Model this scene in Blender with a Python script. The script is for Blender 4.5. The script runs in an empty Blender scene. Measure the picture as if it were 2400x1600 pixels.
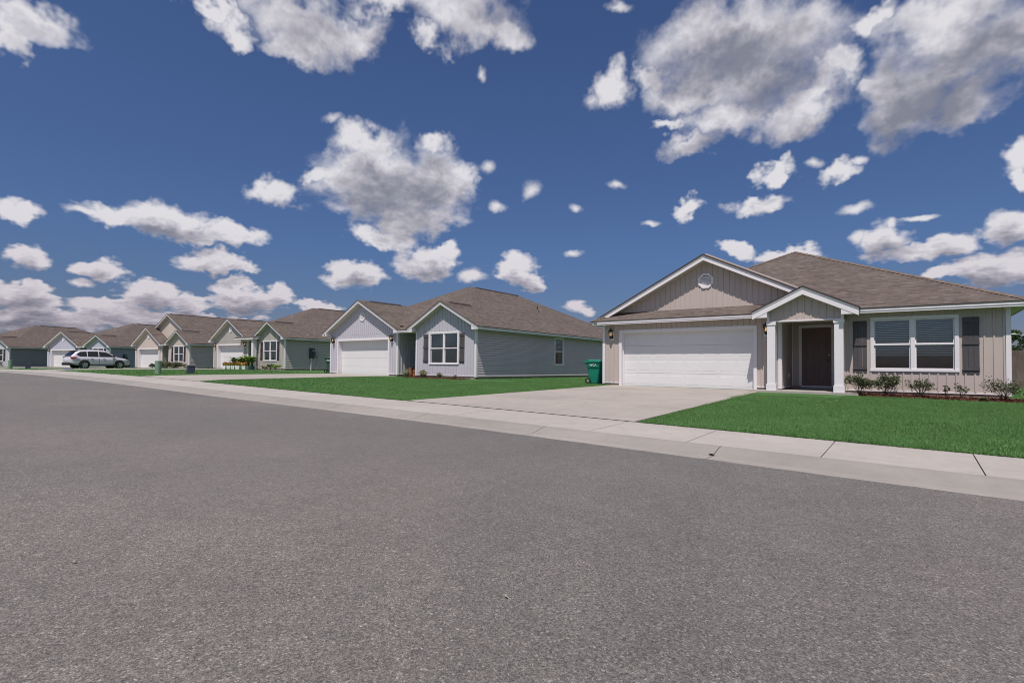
import bpy, math, random
import numpy as np
from mathutils import Vector, Matrix
R = math.radians
random.seed(7)
scene = bpy.context.scene
COL = scene.collection

# ------------------------------------------------------------------ helpers
def tag(o, label=None, cat=None, group=None, kind=None):
    if label: o['label'] = label
    if cat: o['category'] = cat
    if group: o['group'] = group
    if kind: o['kind'] = kind
    return o

def empty(name, loc, rz=0.0, label=None, cat=None, group=None):
    o = bpy.data.objects.new(name, None)
    COL.objects.link(o)
    o.location = loc
    o.rotation_euler = (0, 0, rz)
    o.empty_display_size = 0.2
    return tag(o, label, cat, group)

class MB:
    def __init__(s): s.v = []; s.f = []; s.m = []
    def poly(s, pts, mi=0):
        n = len(s.v); s.v += [tuple(p) for p in pts]; s.f.append(tuple(range(n, n + len(pts)))); s.m.append(mi)
    def box(s, x0, x1, y0, y1, z0, z1, mi=0):
        if x0 > x1: x0, x1 = x1, x0
        if y0 > y1: y0, y1 = y1, y0
        if z0 > z1: z0, z1 = z1, z0
        n = len(s.v)
        s.v += [(x0,y0,z0),(x1,y0,z0),(x1,y1,z0),(x0,y1,z0),(x0,y0,z1),(x1,y0,z1),(x1,y1,z1),(x0,y1,z1)]
        for f in ((0,3,2,1),(4,5,6,7),(0,1,5,4),(1,2,6,5),(2,3,7,6),(3,0,4,7)):
            s.f.append(tuple(n + i for i in f)); s.m.append(mi)
    def ext(s, pts, vec, mi=0):
        """extrude polygon (3d pts) along vec, closed"""
        n = len(pts); a = [Vector(p) for p in pts]; b = [p + Vector(vec) for p in a]
        nn = (a[1]-a[0]).cross(a[2]-a[1])
        if nn.dot(Vector(vec)) > 0: a.reverse(); b.reverse()
        k = len(s.v); s.v += [tuple(p) for p in a] + [tuple(p) for p in b]
        s.f.append(tuple(range(k, k+n))); s.m.append(mi)
        s.f.append(tuple(reversed(range(k+n, k+2*n)))); s.m.append(mi)
        for i in range(n):
            j = (i+1) % n
            s.f.append((k+i, k+n+i, k+n+j, k+j)); s.m.append(mi)
    def cyl(s, p0, p1, r0, r1=None, n=12, mi=0, cap=True):
        if r1 is None: r1 = r0
        p0 = Vector(p0); p1 = Vector(p1); d = (p1-p0).normalized()
        t = Vector((0,0,1)) if abs(d.z) < .9 else Vector((1,0,0))
        a = d.cross(t).normalized(); b = d.cross(a)
        k = len(s.v)
        for p, r in ((p0, r0), (p1, r1)):
            for i in range(n):
                w = 2*math.pi*i/n
                s.v.append(tuple(p + a*(r*math.cos(w)) + b*(r*math.sin(w))))
        for i in range(n):
            j = (i+1) % n
            s.f.append((k+i, k+j, k+n+j, k+n+i)); s.m.append(mi)
        if cap:
            s.f.append(tuple(reversed(range(k, k+n)))); s.m.append(mi)
            s.f.append(tuple(range(k+n, k+2*n))); s.m.append(mi)
    def lathe(s, c, prof, n=16, mi=0, axis='z'):
        k = len(s.v)
        for r, h in prof:
            for i in range(n):
                w = 2*math.pi*i/n
                a, b = r*math.cos(w), r*math.sin(w)
                s.v.append((c[0]+a, c[1]+b, c[2]+h) if axis == 'z' else ((c[0]+h, c[1]+a, c[2]+b) if axis == 'x' else (c[0]+a, c[1]+h, c[2]+b)))
        for q in range(len(prof)-1):
            for i in range(n):
                j = (i+1) % n
                s.f.append((k+q*n+i, k+q*n+j, k+(q+1)*n+j, k+(q+1)*n+i)); s.m.append(mi)
    def build(s, name, mats, parent=None, uv=False, smooth=False, fix=False):
        me = bpy.data.meshes.new(name)
        me.from_pydata(s.v, [], s.f)
        if not isinstance(mats, (list, tuple)): mats = [mats]
        for m in mats: me.materials.append(m)
        me.polygons.foreach_set('material_index', s.m)
        if smooth: me.polygons.foreach_set('use_smooth', [True]*len(s.f))
        if uv:
            l = me.uv_layers.new(name='UVMap')
            me.update()
            for p in me.polygons:
                nrm = p.normal
                t = Vector((0,0,1)).cross(nrm)
                if t.length < 1e-3: t = Vector((1,0,0))
                t.normalize(); b = nrm.cross(t)
                for li in p.loop_indices:
                    co = me.vertices[me.loops[li].vertex_index].co
                    l.data[li].uv = (co.dot(t), co.dot(b))
        if fix:
            import bmesh
            bm = bmesh.new(); bm.from_mesh(me)
            bmesh.ops.recalc_face_normals(bm, faces=bm.faces); bm.to_mesh(me); bm.free()
        me.update()
        o = bpy.data.objects.new(name, me)
        COL.objects.link(o)
        if parent: o.parent = parent
        return o

def npmesh(name, V, F, mats, parent=None, attr=None, smooth=False, mi=None):
    """V (n,3) float, F (m,k) int, all faces same size"""
    me = bpy.data.meshes.new(name)
    n, m, k = len(V), len(F), F.shape[1]
    me.vertices.add(n); me.vertices.foreach_set('co', V.astype(np.float32).ravel())
    me.loops.add(m*k); me.loops.foreach_set('vertex_index', F.astype(np.int32).ravel())
    me.polygons.add(m)
    me.polygons.foreach_set('loop_start', np.arange(0, m*k, k, dtype=np.int32))
    me.polygons.foreach_set('loop_total', np.full(m, k, dtype=np.int32))
    if mi is not None: me.polygons.foreach_set('material_index', mi.astype(np.int32))
    if smooth: me.polygons.foreach_set('use_smooth', np.ones(m, dtype=bool))
    if not isinstance(mats, (list, tuple)): mats = [mats]
    for q in mats: me.materials.append(q)
    me.update(calc_edges=True)
    o = bpy.data.objects.new(name, me); COL.objects.link(o)
    if parent: o.parent = parent
    return o

# ------------------------------------------------------------------ materials
class NT:
    def __init__(s, tree): s.t = tree; s.n = tree.nodes; s.l = tree.links
    def new(s, typ, **kw):
        n = s.n.new(typ)
        for k, v in kw.items():
            if k.startswith('i_'):
                key = k[2:]
                key = int(key) if key.isdigit() else key.replace('_', ' ')
                n.inputs[key].default_value = v
            else: setattr(n, k, v)
        return n
    def link(s, a, b): s.l.new(a, b)
    def math(s, op, a, b=None, c=None, clamp=False):
        n = s.n.new('ShaderNodeMath'); n.operation = op; n.use_clamp = clamp
        for i, x in enumerate((a, b, c)):
            if x is None: continue
            if isinstance(x, (int, float)): n.inputs[i].default_value = x
            else: s.l.new(x, n.inputs[i])
        return n.outputs[0]
    def mix(s, f, a, b, blend='MIX'):
        n = s.n.new('ShaderNodeMix'); n.data_type = 'RGBA'; n.blend_type = blend
        for i, x in ((0, f), (6, a), (7, b)):
            if isinstance(x, (int, float)): n.inputs[i].default_value = x
            elif isinstance(x, tuple): n.inputs[i].default_value = x if len(x) == 4 else x + (1,)
            else: s.l.new(x, n.inputs[i])
        return n.outputs[2]
    def ramp(s, f, stops, interp='LINEAR'):
        n = s.n.new('ShaderNodeValToRGB'); cr = n.color_ramp; cr.interpolation = interp
        while len(cr.elements) > 1: cr.elements.remove(cr.elements[0])
        for i, (p, c) in enumerate(stops):
            e = cr.elements[0] if i == 0 else cr.elements.new(p)
            e.position = p
            if isinstance(c, (int, float)): c = (c, c, c)
            e.color = tuple(c) + (1,) if len(c) == 3 else c
        s.l.new(f, n.inputs[0]); return n.outputs[0]
    def maprange(s, v, a, b, c, d, smooth=False):
        n = s.n.new('ShaderNodeMapRange')
        if smooth: n.interpolation_type = 'SMOOTHSTEP'
        s.l.new(v, n.inputs[0])
        for i, x in enumerate((a, b, c, d)): n.inputs[i+1].default_value = x
        return n.outputs[0]
    def noise(s, vec, scale, detail=4, rough=.55, dist=0.0, out=0):
        n = s.n.new('ShaderNodeTexNoise')
        n.inputs['Scale'].default_value = scale; n.inputs['Detail'].default_value = detail
        n.inputs['Roughness'].default_value = rough; n.inputs['Distortion'].default_value = dist
        if vec is not None: s.l.new(vec, n.inputs['Vector'])
        return n.outputs[out]
    def mapping(s, vec, scale=(1,1,1), loc=(0,0,0), rot=(0,0,0)):
        n = s.n.new('ShaderNodeMapping'); n.inputs['Scale'].default_value = scale
        n.inputs['Location'].default_value = loc; n.inputs['Rotation'].default_value = rot
        s.l.new(vec, n.inputs['Vector']); return n.outputs[0]

def newmat(name):
    m = bpy.data.materials.new(name); m.use_nodes = True
    nt = NT(m.node_tree); b = m.node_tree.nodes['Principled BSDF']
    return m, nt, b

def mat(name, col, rough=.6, spec=.3, var=.06, vs=1.5, fine=0.0, fs=60, bump=0.0, bs=80, metal=0.0, streak=False, dirt=0.0):
    """painted / plain surface with large-scale variation, optional fine grain and bump"""
    m, nt, b = newmat(name)
    tc = nt.new('ShaderNodeTexCoord').outputs['Object']
    v = nt.mapping(tc, (1,1,.25)) if streak else tc
    n = nt.noise(v, vs, 5, .6)
    lo = tuple(c*(1-var*1.6) for c in col); hi = tuple(min(1, c*(1+var*1.6)) for c in col)
    c = nt.ramp(n, [(.25, lo), (.75, hi)])
    if fine:
        n2 = nt.noise(tc, fs, 3, .7)
        f = nt.maprange(n2, .3, .7, 1-fine, 1+fine)
        c = nt.mix(1.0, c, nt.new('ShaderNodeCombineColor').outputs[0], 'MULTIPLY') if False else nt.mix(1.0, c, nt.ramp(n2, [(.3, 1-fine), (.7, 1.0)]), 'MULTIPLY')
    if dirt:
        g = nt.new('ShaderNodeSeparateXYZ'); nt.link(tc, g.inputs[0])
        h = nt.maprange(g.outputs[2], 0.0, .45, 1, 0, True)
        n3 = nt.noise(tc, 6, 6, .7)
        k = nt.math('MULTIPLY', nt.math('MULTIPLY', h, n3), dirt)
        c = nt.mix(k, c, (.25, .17, .11))
    nt.link(c, b.inputs['Base Color'])
    b.inputs['Roughness'].default_value = rough
    b.inputs['Specular IOR Level'].default_value = spec
    b.inputs['Metallic'].default_value = metal
    if bump:
        nb = nt.noise(tc, bs, 3, .6)
        bp = nt.new('ShaderNodeBump'); bp.inputs['Strength'].default_value = bump; bp.inputs['Distance'].default_value = .01
        nt.link(nb, bp.inputs['Height']); nt.link(bp.outputs[0], b.inputs['Normal'])
    return m

TRIM = mat('white_trim_paint', (.77,.735,.765), .45, .4, .02, 2, dirt=.12)
SOFFIT = mat('cream_vinyl_soffit', (.56,.53,.46), .6, .2, .04, 3)
BLACK = mat('black_metal', (.012,.012,.013), .4, .5, .1)
DARKROOM = mat('dark_interior', (.02,.02,.022), .9, .0, .1)
BLIND = mat('white_blind_slat', (.84,.84,.82), .55, .2, .03)
DOORW = mat('garage_door_white', (.70,.69,.695), .5, .35, .02, 1.2, bump=.08, bs=35)
SHUT = mat('shutter_dark_grey', (.085,.078,.085), .6, .3, .12, 3, bump=.25, bs=40, streak=True)
SHUTR = mat('shutter_dark_plum', (.045,.035,.045), .6, .3, .12, 3)
DOORB = mat('door_espresso_brown', (.17,.108,.102), .45, .4, .05)
CHROME = mat('satin_nickel', (.6,.6,.6), .3, .5, .02, metal=.9)
FOUND = mat('concrete_foundation', (.36,.27,.21), .9, .1, .2, 4, bump=.3, bs=50)
FOUNDG = mat('grey_block_foundation', (.30,.26,.22), .9, .1, .2, 4, bump=.3, bs=50)
BRICK = mat('red_brick', (.34,.12,.07), .9, .1, .25, 9, bump=.3, bs=60)
PIPE = mat('lead_vent_pipe', (.05,.05,.05), .5, .4, .1)
WHITEB = mat('white_plastic', (.75,.75,.74), .5, .4, .03)
DKGREYM = mat('dark_grey_paint', (.035,.045,.06), .5, .4, .08)
GREYM = mat('grey_enamel', (.30,.32,.34), .5, .4, .08)

def wallmat(name, col): return mat(name, col, .55, .25, .035, .7, bump=.05, bs=30, streak=True)
W_TAUPE = wallmat('taupe_vinyl_siding', (.50,.425,.395))
W_LGREY = wallmat('light_grey_vinyl_siding', (.52,.50,.555))
W_SLATE = wallmat('grey_lap_siding', (.56,.485,.54))
W_SAGE = wallmat('sage_grey_vinyl_siding', (.445,.420,.385))
W_SAGEL = wallmat('sage_lap_siding', (.455,.415,.40))
W_BEIGE = wallmat('pinkish_beige_vinyl_siding', (.57,.48,.43))
W_BEIGEL = wallmat('grey_brown_lap_siding', (.52,.43,.45))
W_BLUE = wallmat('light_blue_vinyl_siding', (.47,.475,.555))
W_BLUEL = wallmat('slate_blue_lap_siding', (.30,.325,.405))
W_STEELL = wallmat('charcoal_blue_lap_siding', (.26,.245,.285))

def shingle():
    m, nt, b = newmat('asphalt_shingle_brown')
    uv = nt.new('ShaderNodeTexCoord').outputs['UV']
    # wobble a touch so courses are not ruler straight
    w = nt.noise(uv, .8, 2, .5, out=1)
    wv = nt.new('ShaderNodeVectorMath', operation='MULTIPLY_ADD'); nt.link(w, wv.inputs[0])
    wv.inputs[1].default_value = (.02, .02, 0); nt.link(uv, wv.inputs[2]); P = wv.outputs[0]
    def brick(width, off, h=.143, mortar=.0045):
        n = nt.new('ShaderNodeTexBrick'); n.offset = off; n.offset_frequency = 2
        n.inputs['Scale'].default_value = 1; n.inputs['Brick Width'].default_value = width
        n.inputs['Row Height'].default_value = h; n.inputs['Mortar Size'].default_value = mortar
        n.inputs['Mortar Smooth'].default_value = .6
        n.inputs['Color1'].default_value = (0,0,0,1); n.inputs['Color2'].default_value = (1,1,1,1)
        n.inputs['Mortar'].default_value = (.5,.5,.5,1); nt.link(P, n.inputs['Vector']); return n
    b1 = brick(.17, .37); b2 = brick(.46, .63)
    t = nt.math('ADD', nt.math('MULTIPLY', b1.outputs[0], .55), nt.math('MULTIPLY', b2.outputs[0], .45))
    c = nt.ramp(t, [(0, (.112,.089,.077)), (.35, (.146,.119,.104)), (.7, (.174,.143,.127)), (1, (.215,.180,.160))])
    # granules and blotches
    g = nt.noise(uv, 90, 2, .8)
    c = nt.mix(1.0, c, nt.ramp(g, [(.25, .72), (.75, 1.0)]), 'MULTIPLY')
    bl = nt.noise(uv, .55, 4, .6)
    c = nt.mix(1.0, c, nt.ramp(bl, [(.3, (.86,.84,.86)), (.7, (1,1,1))]), 'MULTIPLY')
    # shadow line at the butt edge of every course, painted into the colour
    sx = nt.new('ShaderNodeSeparateXYZ'); nt.link(P, sx.inputs[0])
    fr = nt.math('FRACT', nt.math('DIVIDE', sx.outputs[1], .143))
    ed = nt.ramp(fr, [(0, .52), (.08, .62), (.16, 1.0), (1, 1.0)])
    edn = nt.math('ADD', nt.math('MULTIPLY', t, .5), .5)
    c = nt.mix(edn, c, nt.mix(1.0, c, ed, 'MULTIPLY'))
    nt.link(c, b.inputs['Base Color']); b.inputs['Roughness'].default_value = .92
    b.inputs['Specular IOR Level'].default_value = .12
    bp = nt.new('ShaderNodeBump'); bp.inputs['Strength'].default_value = .6; bp.inputs['Distance'].default_value = .012
    hh = nt.math('ADD', nt.math('MULTIPLY', fr, -.5), nt.math('ADD', nt.math('MULTIPLY', t, .6), nt.math('MULTIPLY', g, .35)))
    nt.link(hh, bp.inputs['Height']); nt.link(bp.outputs[0], b.inputs['Normal'])
    return m
SHINGLE = shingle()
RIDGEV = mat('ridge_vent_shingle', (.055,.043,.042), .9, .1, .15, 6)
EDGE = mat('shingle_edge', (.07,.06,.058), .9, .1, .1, 6)

def glass():
    m = bpy.data.materials.new('window_glass'); m.use_nodes = True
    nt = NT(m.node_tree); nt.n.clear()
    o = nt.new('ShaderNodeOutputMaterial'); mx = nt.new('ShaderNodeMixShader')
    tr = nt.new('ShaderNodeBsdfTransparent'); tr.inputs[0].default_value = (.93,.98,.97,1)
    gl = nt.new('ShaderNodeBsdfGlossy'); gl.inputs['Roughness'].default_value = .02; gl.inputs[0].default_value = (.95,1,1,1)
    lw = nt.new('ShaderNodeFresnel'); lw.inputs[0].default_value = 1.7
    tc = nt.new('ShaderNodeTexCoord').outputs['Object']
    bp = nt.new('ShaderNodeBump'); bp.inputs['Strength'].default_value = .06; bp.inputs['Distance'].default_value = .02
    nt.link(nt.noise(tc, 2.2, 2, .5), bp.inputs['Height']); nt.link(bp.outputs[0], gl.inputs['Normal'])
    f = nt.math('ADD', nt.math('MULTIPLY', lw.outputs[0], 1.15), .05, clamp=True)
    nt.link(f, mx.inputs[0]); nt.link(tr.outputs[0], mx.inputs[1]); nt.link(gl.outputs[0], mx.inputs[2])
    nt.link(mx.outputs[0], o.inputs[0]); return m
GLASS = glass()
def lampglass():
    m, nt, b = newmat('amber_lamp_glass')
    b.inputs['Base Color'].default_value = (.30,.18,.09,1); b.inputs['Roughness'].default_value = .15
    b.inputs['Emission Color'].default_value = (1,.52,.22,1); b.inputs['Emission Strength'].default_value = .9
    return m
LAMPG = lampglass()

def concrete(name, base, var=.06, warm=0.0, scale=1.0):
    m, nt, b = newmat(name)
    tc = nt.new('ShaderNodeTexCoord').outputs['Object']
    n1 = nt.noise(tc, .45*scale, 6, .6); n2 = nt.noise(tc, 5, 6, .65); n3 = nt.noise(tc, 140, 3, .7)
    c = nt.ramp(n1, [(.3, tuple(x*(1-var*1.7) for x in base)), (.7, tuple(x*(1+var*1.3) for x in base))])
    c = nt.mix(1.0, c, nt.ramp(n2, [(.3, .90), (.65, 1.0)]), 'MULTIPLY')
    c = nt.mix(1.0, c, nt.ramp(n3, [(.25, .86), (.7, 1.0)]), 'MULTIPLY')
    # long faint stains
    st = nt.noise(nt.mapping(tc, (.5, 3.0, 1)), .9, 5, .65)
    c = nt.mix(nt.ramp(st, [(.55, 0.0), (.8, .30)]), c, tuple(x*.62 for x in base))
    sp = nt.noise(tc, 11, 2, .5)
    c = nt.mix(nt.ramp(sp, [(.735, 0.0), (.76, .45)]), c, (.13,.11,.10))
    nt.link(c, b.inputs['Base Color']); b.inputs['Roughness'].default_value = .85; b.inputs['Specular IOR Level'].default_value = .2
    bp = nt.new('ShaderNodeBump'); bp.inputs['Strength'].default_value = .25; bp.inputs['Distance'].default_value = .004
    nt.link(n3, bp.inputs['Height']); nt.link(bp.outputs[0], b.inputs['Normal'])
    return m
CONC_WALK = concrete('sidewalk_concrete', (.43,.395,.365), .05)
CONC_GUT = concrete('gutter_concrete', (.36,.33,.30), .07)
CONC_KERB = concrete('kerb_concrete', (.315,.290,.268), .08)
CONC_DRIVE = concrete('driveway_concrete', (.40,.36,.325), .08)
JOINT = mat('joint_dirt', (.09,.07,.06), .95, .05, .3, 8)

def asphalt():
    m, nt, b = newmat('road_asphalt')
    tc = nt.new('ShaderNodeTexCoord').outputs['Object']
    big = nt.noise(tc, .22, 5, .55); mid = nt.noise(tc, 1.3, 6, .65); sm = nt.noise(tc, 7, 5, .7)
    c = nt.ramp(big, [(.3, (.130,.121,.112)), (.5, (.150,.137,.126)), (.72, (.182,.158,.143))])
    c = nt.mix(1.0, c, nt.ramp(mid, [(.3, .86), (.7, 1.04)]), 'MULTIPLY')
    c = nt.mix(1.0, c, nt.ramp(sm, [(.3, .88), (.7, 1.06)]), 'MULTIPLY')
    # aggregate: two sizes of stones in dark binder
    def vor(scale, rnd=1.0):
        v = nt.new('ShaderNodeTexVoronoi'); v.inputs['Scale'].default_value = scale; v.inputs['Randomness'].default_value = rnd
        nt.link(tc, v.inputs['Vector']); return v
    v1 = vor(190); v2 = vor(85)
    sc = nt.new('ShaderNodeSeparateColor'); nt.link(v1.outputs['Color'], sc.inputs[0])
    sc2 = nt.new('ShaderNodeSeparateColor'); nt.link(v2.outputs['Color'], sc2.inputs[0])
    c = nt.mix(1.0, c, nt.ramp(sc.outputs[0], [(0, .40), (.3, .80), (.62, 1.02), (.92, 1.28), (1, 2.0)]), 'MULTIPLY')
    c = nt.mix(1.0, c, nt.ramp(sc2.outputs[1], [(0, .60), (.4, .96), (.88, 1.12), (1, 1.7)]), 'MULTIPLY')
    warm = nt.ramp(sc.outputs[2], [(.72, 0.0), (.9, .35)])
    c = nt.mix(warm, c, nt.mix(1.0, c, (1.22,.96,.88), 'MULTIPLY'))
    fine = nt.noise(tc, 380, 2, .9)
    c = nt.mix(1.0, c, nt.ramp(fine, [(.3, .62), (.62, 1.16)]), 'MULTIPLY')
    # scuffs and dark spots
    sk = nt.noise(nt.mapping(tc, (1.0, 3.2, 1), rot=(0,0,R(14))), 2.4, 6, .75, .6)
    c = nt.mix(nt.ramp(sk, [(.63, 0.0), (.74, .45)]), c, (.055,.05,.05))
    nt.link(c, b.inputs['Base Color']); b.inputs['Roughness'].default_value = .88; b.inputs['Specular IOR Level'].default_value = .9
    bp = nt.new('ShaderNodeBump'); bp.inputs['Strength'].default_value = .5; bp.inputs['Distance'].default_value = .003
    h = nt.math('ADD', nt.math('MULTIPLY', v1.outputs['Distance'], -1.0), nt.math('ADD', nt.math('MULTIPLY', v2.outputs['Distance'], -.8), nt.math('MULTIPLY', sm, .6)))
    nt.link(h, bp.inputs['Height']); nt.link(bp.outputs[0], b.inputs['Normal'])
    return m
ASPHALT = asphalt()

def lawn_mat():
    m, nt, b = newmat('lawn_turf')
    tc = nt.new('ShaderNodeTexCoord').outputs['Object']
    n1 = nt.noise(tc, .35, 5, .6); n2 = nt.noise(tc, 3.5, 6, .7); n3 = nt.noise(tc, 45, 4, .8)
    c = nt.ramp(n1, [(.3, (0.066,0.160,0.040)), (.55, (0.078,0.178,0.050)), (.75, (0.094,0.188,0.058))])
    c = nt.mix(1.0, c, nt.ramp(n2, [(.28, .72), (.6, 1.05)]), 'MULTIPLY')
    c = nt.mix(1.0, c, nt.ramp(n3, [(.3, .6), (.65, 1.2)]), 'MULTIPLY')
    nt.link(c, b.inputs['Base Color']); b.inputs['Roughness'].default_value = .8; b.inputs['Specular IOR Level'].default_value = .15
    bp = nt.new('ShaderNodeBump'); bp.inputs['Strength'].default_value = .9; bp.inputs['Distance'].default_value = .03
    nt.link(n3, bp.inputs['Height']); nt.link(bp.outputs[0], b.inputs['Normal'])
    return m
LAWN = lawn_mat()

def leafmat(name, cols, rough=.55, trans=.25):
    m, nt, b = newmat(name)
    g = nt.new('ShaderNodeNewGeometry').outputs['Random Per Island']
    c = nt.ramp(g, [(i/(len(cols)-1), q) for i, q in enumerate(cols)])
    tc = nt.new('ShaderNodeTexCoord').outputs['Object']
    c = nt.mix(1.0, c, nt.ramp(nt.noise(tc, 1.1, 4, .6), [(.3, .82), (.7, 1.08)]), 'MULTIPLY')
    nt.link(c, b.inputs['Base Color']); b.inputs['Roughness'].default_value = rough
    b.inputs['Specular IOR Level'].default_value = .2
    return m
GRASSM = leafmat('grass_blade', [(0.068,0.172,0.040), (0.084,0.200,0.053), (0.098,0.216,0.062), (0.112,0.228,0.072), (0.192,0.272,0.120)])
LEAF_AZ = leafmat('azalea_leaf', [(.028,.036,.018), (.055,.072,.030), (.10,.125,.055), (.22,.21,.14)])
LEAF_SAGE = leafmat('sage_leaf', [(.09,.10,.055), (.15,.155,.085), (.20,.20,.12)])
LEAF_GR = leafmat('bright_leaf', [(.06,.13,.02), (.14,.24,.04), (.26,.35,.08)])
LEAF_TREE = leafmat('tree_leaf', [(.025,.045,.018), (.05,.085,.03), (.08,.12,.045)])
FLOWER = leafmat('orange_flower', [(.34,.09,.02), (.50,.20,.04), (.58,.33,.07), (.20,.16,.04)])
FLOWERW = leafmat('white_flower', [(.7,.7,.66), (.5,.55,.45), (.2,.3,.12)])
STRAW = leafmat('dry_grass_leaf', [(.22,.22,.13), (.34,.33,.22), (.16,.19,.09)])
BARK = mat('bark_brown', (.09,.06,.045), .9, .1, .2, 8)
MULCH = leafmat('mulch_chip', [(.075,.022,.016), (.13,.04,.028), (.17,.07,.05), (.05,.02,.016)])
MULCHB = mat('mulch_bed', (.085,.03,.022), .95, .05, .35, 14, bump=.8, bs=60)

# ------------------------------------------------------------------ terrain profile (metres; z=0 is the garage floor of the nearest house)
_ex = [-130,-105,-90,-75,-60,-49,-30,-20,-14,-9,-6,-3,0,3,8,60]
_ey = [-22,-8,-1.2,3.2,5.5,6.12,6.42,6.65,6.85,7.0,7.0,6.93,6.75,6.58,6.5,6.4]
_zx = [-130,-80,-60,-48,-42,-36.5,-28.3,-21.6,-17,-14,-9,-5.5,-3,0,60]
_zy = [-.25,-.18,-.08,-.03,-.02,-.04,-.09,-.18,-.26,-.305,-.37,-.412,-.437,-.455,-.455]
_hx = [-130,-100,-84,-67,-48,-38,-26,-16,-8,-2,3,10,60]
_hz = [-.12,-.09,-.01,.08,.21,.19,.10,.05,-.01,-.015,-.04,-.08,-.1]
_fx = [-130,-110,-104,-92,-84,-67,-48,-30,-22,60]
_fy = [-6,3,8,12.8,15.4,19.4,20.3,18.6,18.4,18.3]
WALKB = 2.28
def smooth(xs, ys):
    xs = np.array(xs, float); ys = np.array(ys, float)
    g = np.arange(xs[0], xs[-1]+.01, .5); v = np.interp(g, xs, ys)
    k = np.hanning(9); k /= k.sum()
    p = np.pad(v, 4, mode='edge'); v = np.convolve(p, k, 'valid')
    return lambda x: np.interp(x, g, v)
YE, ZR, ZH, YF = smooth(_ex,_ey), smooth(_zx,_zy), smooth(_hx,_hz), smooth(_fx,_fy)
def G(X, Y):
    """height of the lawns and driveways"""
    X = np.asarray(X, float); Y = np.asarray(Y, float)
    yb = YE(X)+WALKB; zb = ZR(X)+.118; yf = YF(X); zh = ZH(X)
    t = np.clip((Y-yb)/(yf-yb), 0, 1)
    e = np.interp(X, [-24,-12], [.42, 1.0])
    return zb+(zh-zb)*t**e
def g(x, y): return float(G(x, y))

def grid_sheet(name, xs, rows, mats, mi=None):
    """rows: list of functions (x)->(y,z)"""
    n = len(xs); V = []
    for f in rows:
        y, z = f(xs); V.append(np.stack([xs, y, z], 1))
    V = np.concatenate(V); F = []; M_ = []
    for r in range(len(rows)-1):
        for i in range(n-1):
            F.append((r*n+i, r*n+i+1, (r+1)*n+i+1, (r+1)*n+i)); M_.append(mi[r] if mi else 0)
    return npmesh(name, V, np.array(F), mats, mi=np.array(M_))

# base terrain reaching the horizon
b = MB(); b.box(-2500, 2500, -2500, 2500, -3.0, -1.2)
o = b.build('ground', LAWN); tag(o, 'flat grassy land reaching the horizon', kind='structure')

xs = np.unique(np.concatenate([np.arange(-130, -40, 2.0), np.arange(-40, 8, .5), np.arange(8, 61, 4.0)]))
# asphalt road: rises very gently to a crown, falls off behind the camera
o = grid_sheet('road', xs, [lambda x, d=d: (YE(x)-d, ZR(x)+.004*min(d, 5)-.004*max(0, d-5)) for d in (-.02, 1, 3, 5, 8, 12, 20)], ASPHALT)
tag(o, 'worn grey asphalt road with coarse aggregate', kind='structure')
o = grid_sheet('far_verge', xs, [lambda x, d=d: (YE(x)-d, ZR(x)-.02-.01*(d-20)) for d in (20, 30, 60)], LAWN)
tag(o, 'grass verge across the road', kind='structure')

# gutter pan and rolled kerb, one mesh, with joints every ~3 m
def strip(name, d0, d1, z0, z1, joints, matl, gap=.012, mid=None, thick=.05, label=''):
    mb = MB()
    js = sorted(joints)
    for a, c in zip(js[:-1], js[1:]):
        a2, c2 = a+gap/2, c-gap/2
        xx = [a2]+[q for q in np.arange(math.ceil(a2), c2, 1.0) if a2+.05 < q < c2-.05]+[c2]
        ds = [(d0, z0)]+(mid or [])+[(d1, z1)]
        for p, q in zip(xx[:-1], xx[1:]):
            for (da, za), (db, zb) in zip(ds[:-1], ds[1:]):
                mb.poly([(p, YE(p)+da, ZR(p)+za), (q, YE(q)+da, ZR(q)+za), (q, YE(q)+db, ZR(q)+zb), (p, YE(p)+db, ZR(p)+zb)])
            for dd, zz, s in ((d0, z0, 1), (d1, z1, -1)):
                pts = [(p, YE(p)+dd, ZR(p)+zz), (p, YE(p)+dd, ZR(p)+zz-thick), (q, YE(q)+dd, ZR(q)+zz-thick), (q, YE(q)+dd, ZR(q)+zz)]
                mb.poly(pts if s > 0 else pts[::-1])
        for e, s in ((a2, 1), (c2, -1)):
            for (da, za), (db, zb) in zip(ds[:-1], ds[1:]):
                pts = [(e, YE(e)+da, ZR(e)+za), (e, YE(e)+db, ZR(e)+zb), (e, YE(e)+db, ZR(e)+zb-thick), (e, YE(e)+da, ZR(e)+za-thick)]
                mb.poly(pts if s < 0 else pts[::-1])
    o = mb.build(name, matl); tag(o, label, kind='structure'); return o
gj = [-2.15+3.05*k for k in range(-41, 5)]
strip('gutter', 0, .275, .0, -.002, gj, CONC_GUT, label='flat concrete gutter pan along the road')
strip('kerb', .276, .74, -.002, .085, gj, CONC_KERB, mid=[(.33, .008), (.57, .066), (.67, .083)], label='low rolled concrete kerb')
wj = [.60, -.93, -2.66, -4.33, -7.6, -10.6]+[.60+1.6*k for k in range(1, 12)]+[-10.6-1.6*k for k in range(1, 74)]
strip('sidewalk', .742, WALKB, .085, .122, wj, CONC_WALK, gap=.013, label='pale concrete pavement slabs with open joints')
# dark bed seen in the joints
o = grid_sheet('pavement_bed', xs, [lambda x, d=d, z=z: (YE(x)+d, ZR(x)+z) for d, z in ((-.1,-.035),(.3,-.03),(.74,.045),(2.30,.085))], JOINT)
tag(o, 'dark earth under the pavement joints', kind='structure')

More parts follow.
